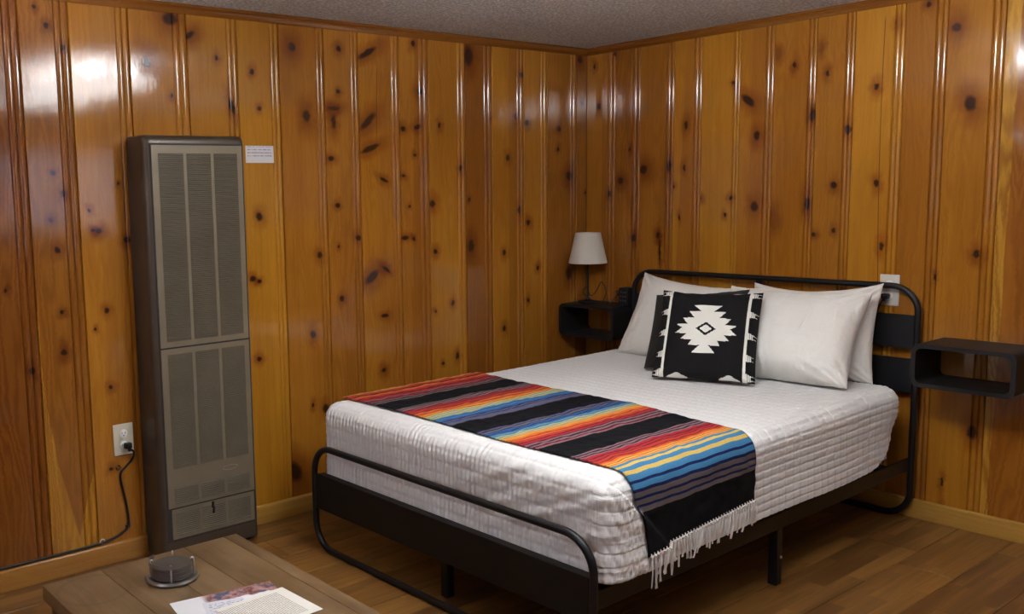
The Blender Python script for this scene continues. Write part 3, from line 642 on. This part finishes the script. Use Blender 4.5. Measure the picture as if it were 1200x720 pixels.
w1_ = pt.noise(pt.scale(o_, (14, 3.5, 6)), 1, 3, .55, 1.2); w2_ = pt.noise(pt.scale(o_, (3, 16, 6)), 1, 3, .5, 1.0)
pt.l(pt.bump(pt.math('MULTIPLY_ADD', w2_, .6, w1_), .7, .02), pt.b.inputs['Normal']); M_pil = pt.m
def pillow(label, w_, h_, th, BLc, BRc, TLc, seed, push=0, sag=.18, bow=.085, wr=1.5):
    r_ = empty('pillow'); me, _ = pillow_mesh(w_, h_, th, bow, seed=seed, sag=sag, wr=wr)
    c_ = link(me, 'pillowcase', M_pil, r_, sharp=0)
    # sewn seam along the rim and the open hemmed end
    pose(r_, BLc, BRc, TLc, push); tag(r_, label, 'pillow'); return r_
pillow('white pillow leaning on the left half of the headboard, behind the two black cushions', .68, .43, .19, (-.315, -.50, .600), (-.315, -1.15, .568), (-.145, -.48, .953), 1.3)
pillow('white pillow at the back on the right, against the headboard behind the front white pillow', .55, .42, .16, (-.225, -1.09, .583), (-.195, -1.635, .610), (-.125, -1.065, .920), 4.1)
pillow('white pillow in front on the right, beside the patterned cushion', .60, .44, .22, (-.475, -1.07, .597), (-.43, -1.635, .607), (-.245, -1.04, .926), 7.7, push=.01)
M_cush = cloth_mat('black_cushion_back', (.018, .015, .014), 900, .3, sheen=.1)
cr_ = empty('cushion'); me, _ = pillow_mesh(.41, .39, .10, .04, 50, 50, seed=3.3, wr=.6); link(me, 'cushion_cover', M_cush, cr_, sharp=0)
pose(cr_, (-.655, -.865, .597), (-.545, -1.235, .637), (-.420, -.785, .905)); tag(cr_, 'plain black-brown cushion tucked behind the patterned cushion', 'cushion')

def inpoly(x, y, P):
    c = False; j = len(P)-1
    for i in range(len(P)):
        if (P[i][1] > y) != (P[j][1] > y) and x < (P[j][0]-P[i][0])*(y-P[i][1])/(P[j][1]-P[i][1])+P[i][0]: c = not c
        j = i
    return c
half = [(0, 137), (72, 137), (33, 101), (94, 98), (65, 62), (124, 58), (96, 24), (157, 20), (122, 0), (157, -32), (96, -36), (124, -68), (65, -72), (80, -102), (22, -100), (58, -143), (0, -143)]
half = [(a, b+3) for a, b in half]
motif = half + [(-a, b) for a, b in half[::-1]]
def cushion_col(u, v):
    x, y = u*262, v*262     # zoomed photo units about the motif centre
    W_, K_ = (.80, .79, .72), (.010, .009, .010)
    if inpoly(x, y, motif):
        d = abs(x)/1.32 + abs(y)
        if d < 24: return W_
        if d < 39: return K_
        return W_
    if .765 < abs(u) < .815: return W_
    if abs(u) >= .815:
        for c in (-.93, -.55, -.08, .40, .88):
            dv = abs(v-c); q = (abs(u)-.815)/.185
            if dv < .075*(1-q*.55) and not (dv < .03 and q > .55) and (q*5) % 1 > .18: return W_
        return K_
    if abs(v) > .93:
        for c in (-.50, .52):
            if abs(u-c) < .20*(abs(v)-.93)/.07+.015*(int(abs(v)*40) % 2): return W_
    return K_
ce = empty('cushion'); me, cl_ = pillow_mesh(.405, .415, .13, .04, 190, 190, seed=5.9, wr=.7, sag=.1)
ca = me.color_attributes.new('weave', 'FLOAT_COLOR', 'CORNER')
for p in me.polygons:
    s_, u, v = cl_[p.index]; c = cushion_col(u, v) if s_ > 0 else (.01, .01, .012)
    for li in p.loop_indices: ca.data[li].color = (*c, 1)
tm = NT('woven_cushion'); at = tm.new('ShaderNodeAttribute', attribute_name='weave'); tm.l(at.outputs['Color'], tm.b.inputs['Base Color']); tm.b.inputs['Roughness'].default_value = .95
tm.b.inputs['Specular IOR Level'].default_value = .15; tm.l(tm.bump(tm.noise(tm.obj(), 900, 2), .5, .0015), tm.b.inputs['Normal'])
link(me, 'cushion_cover', tm.m, ce, sharp=0)
pose(ce, (-.785, -1.005, .597), (-.62, -1.372, .597), (-.575, -.905, .945), push=.0)
tag(ce, 'square black cushion with a white stepped diamond in its middle', 'cushion')
# ------------------------------------------------------------ wall furnace
def bronze(name, col, rough, metal=.55):
    t = NT(name); o = t.obj(); n = t.noise(o, 9, 3); n2 = t.noise(t.scale(o, (160, 160, 90)), 1, 3, .7)
    t.l(t.mix(t.mr(n, .3, .7), c4(tuple(c*.85 for c in col)), c4(col)), t.b.inputs['Base Color'])
    t.b.inputs['Roughness'].default_value = rough; t.b.inputs['Metallic'].default_value = metal
    t.l(t.bump(n2, .35, .0012), t.b.inputs['Normal']); return t.m
M_fbody = bronze('bronze_enamel_dark', (.085, .064, .046), .34, .35)
M_ffront = bronze('bronze_enamel', (.215, .175, .118), .42, .25)
M_slat = bronze('bronze_louvre', (.135, .108, .072), .45, .25)
M_dark = simple('furnace_inside_gap_shade', (.030, .026, .023, 1), .8)  # dark colour of the inside, also painted shade for the panel gap
fu = tag(empty('wall_furnace', (-2.642, 0, 0)), 'tall bronze-brown metal wall furnace with louvred front, standing against the pine wall', 'heater')
FW, FD, FT, FB = .428, .150, 1.628, .016
bm = bmesh.new()
# body: shell with rounded left and top edges, open recess in front
def body_ring(inset, y, rad):
    pts = []
    x0, x1, z0, z1 = inset, FW-inset, FB, FT-inset
    pts.append((x0, y, z0))
    for k in range(7): a = PI - PI/2*k/6; pts.append((x0+rad+rad*math.cos(a), y, z1-rad+rad*math.sin(a)))
    for k in range(7): a = PI/2 - PI/2*k/6; pts.append((x1-rad+rad*math.cos(a), y, z1-rad+rad*math.sin(a)))
    pts.append((x1, y, z0)); return [bm.verts.new(p) for p in pts]
rings = [body_ring(0, -.0005, .02), body_ring(0, -FD+.030, .02)]
for k in range(1, 6):
    a = PI/2*k/5; rings.append(body_ring(.024*(1-math.cos(a)), -FD+.030-.030*math.sin(a)+0, .022))
for A, B in zip(rings, rings[1:]):
    n = len(A)
    for i in range(n): j = (i+1) % n; bm.faces.new((A[i], A[j], B[j], B[i]))
bm.faces.new(rings[0][::-1]); bm.faces.new(rings[-1])
finish(bm, 'cabinet', M_fbody, fu, sharp=40)
boxo('toe_base', .03, FW-.03, -FD+.03, -.003, 0, FB+.002, M_dark, fu)
# front panel and its grilles, in front of the cabinet face
GX0, GX1 = .030, FW-.020
boxo('gap_shade_plate', GX0-.007, GX1+.006, -FD-.0012, -FD+.004, .079, 1.597, M_dark, fu)  # dark plate that puts the shade of the gap round the panel into colour
def rect_frame(name, x0, x1, z0, z1, holes, y0, y1, mat, parent, bev=.002):
    """flat plate with rectangular openings, built as strips"""
    bm = bmesh.new()
    zs = sorted({z0, z1} | {h[2] for h in holes} | {h[3] for h in holes})
    for a, b in zip(zs, zs[1:]):
        hs = sorted([h for h in holes if h[2] < b-1e-6 and h[3] > a+1e-6]); x = x0
        for h in hs: box(bm, x, h[0], y0, y1, a, b); x = h[1]
        box(bm, x, x1, y0, y1, a, b)
    bmesh.ops.remove_doubles(bm, verts=bm.verts, dist=1e-5)
    return finish(bm, name, mat, parent, smooth=False)
def louvres(x0, x1, z0, z1, pitch, y, parent):
    bm = bmesh.new(); n = int((z1-z0)/pitch)
    for i in range(n):
        z = z0 + (i+.5)*(z1-z0)/n; t_ = pitch*.25
        vs = [bm.verts.new(p) for p in ((x0, y-.0016, z-t_-.0012), (x1, y-.0016, z-t_-.0012), (x1, y-.0016, z+t_-.0012), (x0, y-.0016, z+t_-.0012), (x0, y+.0016, z-t_+.002), (x1, y+.0016, z-t_+.002), (x1, y+.0016, z+t_+.002), (x0, y+.0016, z+t_+.002))]
        for q in ((0,1,2,3), (3,2,6,7), (0,4,5,1), (4,7,6,5)): bm.faces.new([vs[k] for k in q])
    return finish(bm, 'louvres', M_slat, parent, smooth=False, kind='stuff')
cx = [(GX0+.026+i*.1145, GX0+.026+i*.1145+.1015) for i in range(3)]
Yp = -FD-.004
def section(name, z0, z1, spans, pitch, depth=.0028, x0=GX0, x1=GX1):
    p_ = rect_frame(name, x0, x1, z0, z1, [(a, b, c, d) for a, b in cx for c, d in spans], Yp, Yp+depth, M_ffront, fu)
    for a, b in cx:
        for c, d in spans: louvres(a, b, c, d, pitch, Yp+.0005, p_)
    boxo('grille_back', x0+.015, x1-.015, Yp+.0022, Yp+.0027, z0+.01, z1-.01, M_dark, p_)
    return p_
section('upper_grille', .836, 1.590, [(.856, 1.560)], .0076)
section('lower_grille', .213, .829, [(.365, .808), (.226, .288)], .0072)
ac = section('access_door', .088, .206, [(.100, .193)], .0072, x0=GX0+.012, x1=GX1-.004)
for zz in (.8325, ): pass
# raised lines along the panel joints and the oval badge
bm = bmesh.new(); tube(bm, [(GX0+.27+.034*math.cos(a*PI/12), Yp-.0005,   .328+.009*math.sin(a*PI/12)) for a in range(24)], .0016, 6, True)
finish(bm, 'badge', simple('badge_bronze', (.40, .34, .26, 1), .35, .7), fu)
bm = bmesh.new(); box(bm, -.006, .004, -.006, 0, -.004, .020, .002); box(bm, .000, .009, -.006, 0, -.026, .002, .002)
lt = finish(bm, 'door_latch', M_black, fu); lt.location = (GX0+.186, Yp-.0005, .185); lt.rotation_euler = (0, .12, 0)

# ------------------------------------------------------------ floating shelves
M_shelf = simple('black_shelf_laminate', (.011, .010, .010, 1), .5, 0, 90, .12, var=.3, spec=.3)
def shelf(name, label, y0, y1, z0, z1, d):
    r_ = empty(name, (0, (y0+y1)/2, z0)); hw = (y1-y0)/2; hh_ = z1-z0
    out = rounded_loop(-hw, hw, 0, hh_, .030, .030, 6); inn = rounded_loop(-hw+.016, hw-.016, .016, hh_-.016, .022, .022, 6)
    bm = bmesh.new(); V = {}
    for nm, lp in (('o', out), ('i', inn)):
        for x in (-.0005, -d): V[nm, x] = [bm.verts.new((x, a, b)) for a, b in lp]
    n = len(out)
    for i in range(n):
        j = (i+1) % n
        bm.faces.new((V['o', -.0005][i], V['o', -.0005][j], V['o', -d][j], V['o', -d][i])); bm.faces.new((V['i', -.0005][i], V['i', -d][i], V['i', -d][j], V['i', -.0005][j]))
        for x in (-.0005, -d): bm.faces.new((V['o', x][i], V['o', x][j], V['i', x][j], V['i', x][i]))
    finish(bm, 'shelf_box', M_shelf, r_, sharp=40)
    tag(r_, label, 'shelf'); return r_
shelf('floating_shelf', 'black open box shelf on the wall in the corner, carrying the lamp', -.362, -.004, .612, .785, .225)
shelf('floating_shelf', 'empty black open box shelf on the wall right of the headboard', -2.142, -1.788, .600, .768, .235)

# ------------------------------------------------------------ table lamp and its cord
lx, ly = -.115, -.108
lamp = tag(empty('table_lamp', (lx, ly, .7855)), 'small table lamp with an off-white tapered shade and thin dark stem', 'lamp')
M_shade = NT('lamp_shade_linen'); t = M_shade; o_ = t.obj(); t.b.inputs['Base Color'].default_value = (.62, .58, .50, 1); t.b.inputs['Roughness'].default_value = .9
t.l(t.bump(t.noise(t.scale(o_, (400, 400, 900)), 1, 2), .2, .001), t.b.inputs['Normal'])
bm = bmesh.new(); lathe(bm, [(.099, .213), (.101, .214), (.1005, .2165), (.0665, .372), (.066, .3745), (.064, .3745), (.0645, .371), (.098, .2165)], 48, cap=False)
bm.verts.ensure_lookup_table(); A = bm.verts[:48]; B = bm.verts[-48:]
for k in range(48): bm.faces.new((B[k], B[(k+1)%48], A[(k+1)%48], A[k]))
finish(bm, 'lamp_shade', t.m, lamp, sharp=50)
bm = bmesh.new(); lathe(bm, [(.052, 0), (.054, .004), (.050, .010), (.020, .014), (.009, .020), (.007, .028)], 32); finish(bm, 'base', M_black, lamp)
bm = bmesh.new(); lathe(bm, [(.006, .026), (.0055, .235), (.012, .238), (.013, .275), (.008, .278)], 16); finish(bm, 'stem', M_black, lamp)
bm = bmesh.new(); lathe(bm, [(.011, .278), (.024, .31), (.028, .33), (.020, .352), (.004, .358)], 16); finish(bm, 'bulb', simple('bulb_glass', (.8,.8,.78,1), .2), lamp)
bm = bmesh.new()
for a in (0, PI*2/3, PI*4/3): tube(bm, [(.012*math.cos(a), .012*math.sin(a), .272), (.0985*math.cos(a), .0985*math.sin(a), .218)], .0012, 5)
finish(bm, 'shade_spider', M_black, lamp)
cord_pts = [(.052, .0, .006), (.070, .040, .010), (.050, .075, .045), (.055, .055, .075), (.060, .030, .030), (.045, -.020, .058), (.050, -.050, .110), (.055, -.078, .060), (.055, -.060, .012), (.040, -.085, .004), (.035, -.120, .006), (.045, -.150, .040), (.050, -.165, .062), (.050, -.150, .070), (.055, -.160, .045), (.060, -.195, .062)]
tubeo('cord', smoothpath(cord_pts, 6), .0024, M_black, lamp, 8)
pb = tag(empty('clock_radio', (-.062, -.328, .7855)), 'small black box with a dotted front, at the headboard end of the corner shelf', 'clock')
boxo('case', -.040, .040, -.030, .030, 0, .092, M_black, pb, .005, 2)
bm = bmesh.new()
for i in range(3):
    for j in range(3):
        box(bm, -.0412, -.0402, -.018+i*.014, -.012+i*.014, .022+j*.022, .028+j*.022)
finish(bm, 'speaker_holes', simple('grey_dots', (.10,.10,.10,1), .4), pb, smooth=False)

# ------------------------------------------------------------ electrical outlets, cord, clips
M_plate = simple('ivory_plate', (.62, .58, .46, 1), .35); M_plate2 = simple('white_plate', (.62, .60, .54, 1), .35); M_recept = simple('white_receptacle', (.8, .79, .75, 1), .3); M_slot = simple('slot_black', (.01, .01, .01, 1), .6)
def outlet(label, loc, rz, w_, h_, plate, upper=True, lower=False):
    r_ = empty('electrical_outlet', loc, rz)        # local: x along the wall, -y into the room
    boxo('cover_plate', -w_/2, w_/2, -.006, -.0005, -h_/2, h_/2, plate, r_, .0025, 2)
    for z, on in ((h_*.19, upper), (-h_*.19, lower)):
        bm = bmesh.new(); lathe(bm, [(.0165, 0), (.0165, .002), (.014, .003)], 24); rc = finish(bm, 'receptacle', M_recept, r_); rc.rotation_euler = (PI/2, 0, 0); rc.location = (0, -.006, z)
        bm = bmesh.new(); box(bm, -.0075, -.0055, .0028, .0034, -.001, .0075); box(bm, .0055, .0075, .0028, .0034, -.001, .0065)
        for v_ in bm.verts: v_.co = Vector((v_.co.x, v_.co.z, v_.co.y))
        lathe(bm, [(.0024, .0028), (.0024, .0034)], 10, cy=-.0075); finish(bm, 'slots', M_slot, rc, smooth=False)
    bm = bmesh.new(); lathe(bm, [(.003, 0), (.0028, .001)], 10); sc = finish(bm, 'screw', plate, r_); sc.rotation_euler = (PI/2, 0, 0); sc.location = (0, -.006, 0)
    tag(r_, label, 'outlet'); return r_
outlet('ivory electrical outlet low on the wall left of the furnace, one plug in it', (-2.717, 0, .478), 0, .080, .122, M_plate)
outlet('white electrical outlet on the wall behind the right end of the headboard', (0, -1.597, .944), -PI/2, .078, .130, M_plate2)
def plug(name, loc, rz, pts, rad, label, clips=()):
    r_ = empty(name, loc, rz)
    bm = bmesh.new(); box(bm, -.014, .014, -.034, -.0095, -.011, .011, .004); box(bm, -.006, .006, -.042, -.030, -.020, .004, .003); finish(bm, 'plug', M_black, r_)
    tubeo('cable', smoothpath(pts, 8), rad, M_black, r_, 8)
    tag(r_, label, 'cord'); return r_
oz = .455
P3 = [(-2.700, -.037, .440), (-2.688, -.030, .425), (-2.690, -.012, .395), (-2.715, -.008, .370), (-2.738, -.007, .345), (-2.735, -.007, .300), (-2.722, -.007, .230), (-2.715, -.007, .160), (-2.722, -.009, .130), (-2.760, -.012, .108), (-2.82, -.010, .094), (-2.95, -.0085, .0895), (-3.2, -.0085, .0885), (-3.6, -.0085, .0885), (-4.2, -.0085, .0885)]
pc = plug('power_cord', (-2.708, 0, oz), 0, [(a+2.708, b, c-oz) for a, b, c in P3], .0046, 'black power cord clipped to the wall, running from the left outlet down along the baseboard')
M_clip = simple('clip_white', (.7, .7, .66, 1), .4)
for (x, z) in ((-2.746, .372), (-2.721, .137), (-2.826, .098)):
    bm = bmesh.new(); tube(bm, [(x+.009*math.cos(a*PI/4), -.010, z+.009*math.sin(a*PI/4)) for a in range(8)], .0022, 6, True)
    cc = finish(bm, 'cable_clip', M_clip if x < -2.8 else M_black, pc); cc.location = (2.708, 0, -oz)
    bm = bmesh.new(); lathe(bm, [(.0001, .002), (.003, .0015), (.0035, 0)], 10); nn = finish(bm, 'nail', M_steel, cc); nn.rotation_euler = (PI/2, 0, 0); nn.location = (x-.006, -.012, z+.006)
plug('plug_cord', (0, -1.590, .944-.0247), -PI/2, [(0, -.040, -.008), (-.012, -.036, -.030), (-.030, -.020, -.06), (-.045, -.012, -.12), (-.05, -.012, -.22), (-.05, -.012, -.35)], .003, 'black plug and thin cord in the outlet behind the headboard')

# ------------------------------------------------------------ note card on the wall
def print_mat(name, col, ink, axis_u, axis_v, pitch, lo, hi, dens=.5, wscale=160):
    """paper with rows of small print: ink where the row and the word noise agree"""
    t = NT(name); o = t.obj(); sp = t.new('ShaderNodeSeparateXYZ'); t.l(o, sp.inputs[0]); u, v = sp.outputs[axis_u], sp.outputs[axis_v]
    row_ = t.math('FLOOR', t.math('DIVIDE', v, pitch)); fr = t.math('FRACT', t.math('DIVIDE', v, pitch))
    cb = t.new('ShaderNodeCombineXYZ'); t.l(t.math('MULTIPLY', u, wscale), cb.inputs[0]); t.l(t.math('MULTIPLY', row_, 7.3), cb.inputs[1])
    wd = t.noise(cb.outputs[0], 1, 2, .8); k = t.math('MULTIPLY', t.mr(fr, .30, .36), t.mr(fr, .68, .74, 1, 0)); k = t.math('MULTIPLY', k, t.mr(wd, 1-dens-.04, 1-dens+.04))
    k = t.math('MULTIPLY', k, t.math('MULTIPLY', t.mr(u, lo[0], lo[0]+.001), t.mr(u, hi[0]-.001, hi[0], 1, 0))); k = t.math('MULTIPLY', k, t.math('MULTIPLY', t.mr(v, lo[1], lo[1]+.001), t.mr(v, hi[1]-.001, hi[1], 1, 0)))
    t.l(t.mix(t.math('MULTIPLY', k, .8), col, ink), t.b.inputs['Base Color']); t.b.inputs['Roughness'].default_value = .6; return t
nt = print_mat('note_paper', (.74, .72, .72, 1), (.25, .22, .42, 1), 0, 2, .0125, (-.060, -.012), (.058, .032), .55, 130)
bm = bmesh.new(); box(bm, -.067, .067, -.0025, -.0015, -.035, .035)
nc = finish(bm, 'note_card', nt.m, smooth=False); nc.location = (-2.061, 0, 1.566); tag(nc, 'small white card with handwriting stuck on the pine wall right of the furnace', 'note')

# ------------------------------------------------------------ coffee table
def table_mat(seed):
    t = NT('worn_table_wood'); o = t.obj(); of = t.scale(o, (1, 1, 1), (seed*3.1, seed*1.7, 0)); g = t.noise(t.scale(of, (70, 3, 20)), 1, 4, .6, .3); b = t.noise(t.scale(of, (7, 4, 4)), 1, 3, .6)
    base = t.mix(t.mr(g, .3, .75), (.165, .095, .040, 1), (.085, .045, .017, 1)); base = t.mix(t.mr(b, .45, .7, 0, .7), base, (.24, .155, .078, 1))
    base = t.mix(t.mr(b, .3, .42, .5, 0), base, (.075, .040, .017, 1))
    # faint ring stain left by something round
    mp = t.new('ShaderNodeMapping', vector_type='TEXTURE'); t.l(o, mp.inputs[0]); mp.inputs['Location'].default_value = (-.195, -.115, 0); mp.inputs['Scale'].default_value = (.088, .095, 100)
    le = t.new('ShaderNodeVectorMath', operation='LENGTH'); t.l(mp.outputs[0], le.inputs[0]); L = le.outputs['Value']
    rg = t.mr(t.math('ABSOLUTE', t.math('SUBTRACT', L, 1)), .01, .11, 1, 0); base = t.mix(t.math('MULTIPLY', rg, .45), base, (.06, .035, .018, 1))
    t.l(base, t.b.inputs['Base Color']); t.b.inputs['Roughness'].default_value = .45; t.l(t.bump(g, .15, .001), t.b.inputs['Normal']); return t.m
TX0, TX1, TY1, TZ, TL_ = -3.366, -2.788, -.996, .400, 1.15
tb = tag(empty('coffee_table', ((TX0+TX1)/2, TY1, 0)), 'low brown wooden coffee table with a planked worn top, in the lower left', 'table')
hw = (TX1-TX0)/2; ed = [-hw, -.130, .006, .118, hw-.042, hw]
tm_ = [table_mat(i) for i in range(5)]
for i in range(5): boxo('tabletop_plank' if i < 4 else 'tabletop_edge', ed[i]+.0004, ed[i+1]-.0004, -TL_, 0, TZ-.040, TZ, tm_[i], tb, .0022, 2)
M_tdark = simple('table_apron_wood', (.085, .048, .026, 1), .5, 0, 60, .2, var=.3)
for s in (-1, 1):
    boxo('apron', s*(hw-.05)-.01, s*(hw-.05)+.01, -TL_+.09, -.09, TZ-.11, TZ-.0405, M_tdark, tb)
    for e in (0, 1):
        ya = -.045 if e == 0 else -TL_+.045
        boxo('leg', s*(hw-.05)-.032, s*(hw-.05)+.032, ya-.044, ya+.035, 0, TZ-.0405, M_tdark, tb, .004, 2)
for ya in (-.06, -TL_+.06): boxo('apron', -hw+.083, hw-.083, ya-.01, ya+.01, TZ-.11, TZ-.0405, M_tdark, tb)

# ------------------------------------------------------------ coaster set
M_pew = simple('brushed_pewter', (.30, .28, .26, 1), .34, .9, 200, .15); M_cst = simple('coaster_metal', (.17, .15, .135, 1), .42, .8, 200, .2)
cxx, cyy = -3.082, -1.178
ch = tag(empty('coaster_holder', (cxx, cyy, TZ+.0003), .3), 'round pewter coaster holder with looped wire posts on the coffee table', 'coaster holder')
bm = bmesh.new(); lathe(bm, [(.050, 0), (.060, .002), (.062, .006), (.060, .010), (.054, .0105), (.050, .008)], 40); finish(bm, 'tray', M_pew, ch)
for k in range(4):
    a0 = math.radians(45+90*k)
    finish_pts = [(.0505*math.cos(a0), .0505*math.sin(a0), .009), (.0505*math.cos(a0), .0505*math.sin(a0), .044), (.0495*math.cos(a0), .0495*math.sin(a0), .050), (.046*math.cos(a0), .046*math.sin(a0), .051), (.043*math.cos(a0), .043*math.sin(a0), .047)]
    tubeo('wire_post', smoothpath(finish_pts, 4), .0022, M_steel, ch, 8)
bm = bmesh.new()
arc = [math.radians(100+12*k) for k in range(12)]
prof = [(.0515, .040), (.0530, .040), (.0530, .050), (.0515, .050)]
rg_ = [[bm.verts.new((r_*math.cos(a), r_*math.sin(a), z+.003)) for r_, z in prof] for a in arc]
for A, B in zip(rg_, rg_[1:]):
    for k in range(4): bm.faces.new((A[k], A[(k+1)%4], B[(k+1)%4], B[k]))
bm.faces.new(rg_[0]); bm.faces.new(rg_[-1][::-1]); finish(bm, 'guard_band', M_pew, ch, smooth=False)
proto = None; NCO = 6
for k in range(NCO):
    if proto is None:
        bm = bmesh.new(); lathe(bm, [(.043, 0), (.0460, .001), (.0463, .003), (.0455, .0046), (.043, .005), (.0405, .0044), (.0001, .0044)], 36)
        co = finish(bm, 'coaster', M_cst, sharp=50); proto = co
    else: co = proto.copy(); C.objects.link(co)
    co.location = (cxx+.0006*math.sin(k*2), cyy+.0006*math.cos(k*3), TZ+.0112+k*.00545)
    co.scale = (1.12, 1.12, 1); co['category'] = 'coaster'; co['group'] = 'coasters stacked in the pewter holder'
    co['label'] = ('bottom round metal coaster of the stack in the pewter holder', 'round metal coaster second from the bottom of the stack', 'round metal coaster third from the bottom of the stack', 'round metal coaster third from the top of the stack', 'round metal coaster second from the top of the stack', 'topmost round metal coaster of the stack in the pewter holder')[k]

ch.scale = (1.12, 1.12, 1.05)
# ------------------------------------------------------------ leaflets on the table
def sheet(name, label, corners, z, tm, thick=.0006):
    a, b, d = [Vector((*c, 0)) for c in corners]      # far-left, far-right, near-left corners
    ux = (b-a); vy = (d-a); vy = vy - ux.normalized()*vy.dot(ux.normalized()); rz = math.atan2(ux.y, ux.x); W_, L_ = ux.length, vy.length
    o = boxo(name, 0, W_, -L_, 0, 0, thick, None); o.location = (a.x, a.y, z); o.rotation_euler = (0, 0, rz)
    o.data.materials.append(tm.m); return tag(o, label, 'leaflet', 'leaflets on the coffee table')
t1 = print_mat('letter_print', (.76, .73, .66, 1), (.16, .15, .14, 1), 0, 1, .0058, (.014, -.25), (.155, -.030), .60, 260)
# brochure with a dark red photograph across its top
t2 = NT('brochure_print'); o_ = t2.obj(); sp = t2.new('ShaderNodeSeparateXYZ'); t2.l(o_, sp.inputs[0]); n_ = t2.noise(o_, 38, 5, .75)
ph_ = t2.mix(t2.mr(n_, .40, .60), (.11, .02, .025, 1), (.50, .30, .28, 1)); ph_ = t2.mix(t2.mr(t2.noise(o_, 24, 2), .56, .62), ph_, (.06, .08, .16, 1))
msk = t2.mr(t2.math('ADD', sp.outputs[1], t2.mr(t2.noise(o_, 20, 3), .3, .7, -.01, .01)), -.058, -.054)
msk = t2.math('MULTIPLY', msk, t2.mr(sp.outputs[0], .075, .09)); t2.l(t2.mix(msk, (.74, .75, .78, 1), ph_), t2.b.inputs['Base Color']); t2.b.inputs['Roughness'].default_value = .35
t3 = print_mat('flyer_print', (.66, .66, .72, 1), (.10, .10, .16, 1), 0, 1, .009, (.010, -.20), (.10, -.012), .5, 110)
sheet('brochure', 'glossy white brochure with a dark red photograph along its top edge', [(-3.158, -1.318), (-2.895, -1.360), (-3.18, -1.56)], TZ+.0003, t2)
sheet('flyer', 'small white flyer lying on the left of the brochure', [(-3.095, -1.372), (-3.000, -1.402), (-3.13, -1.57)], TZ+.0012, t3)
sheet('printed_letter', 'cream printed letter sheet lying on top of the brochure', [(-2.893, -1.418), (-2.885, -1.59), (-3.09, -1.41)], TZ+.0021, t1)
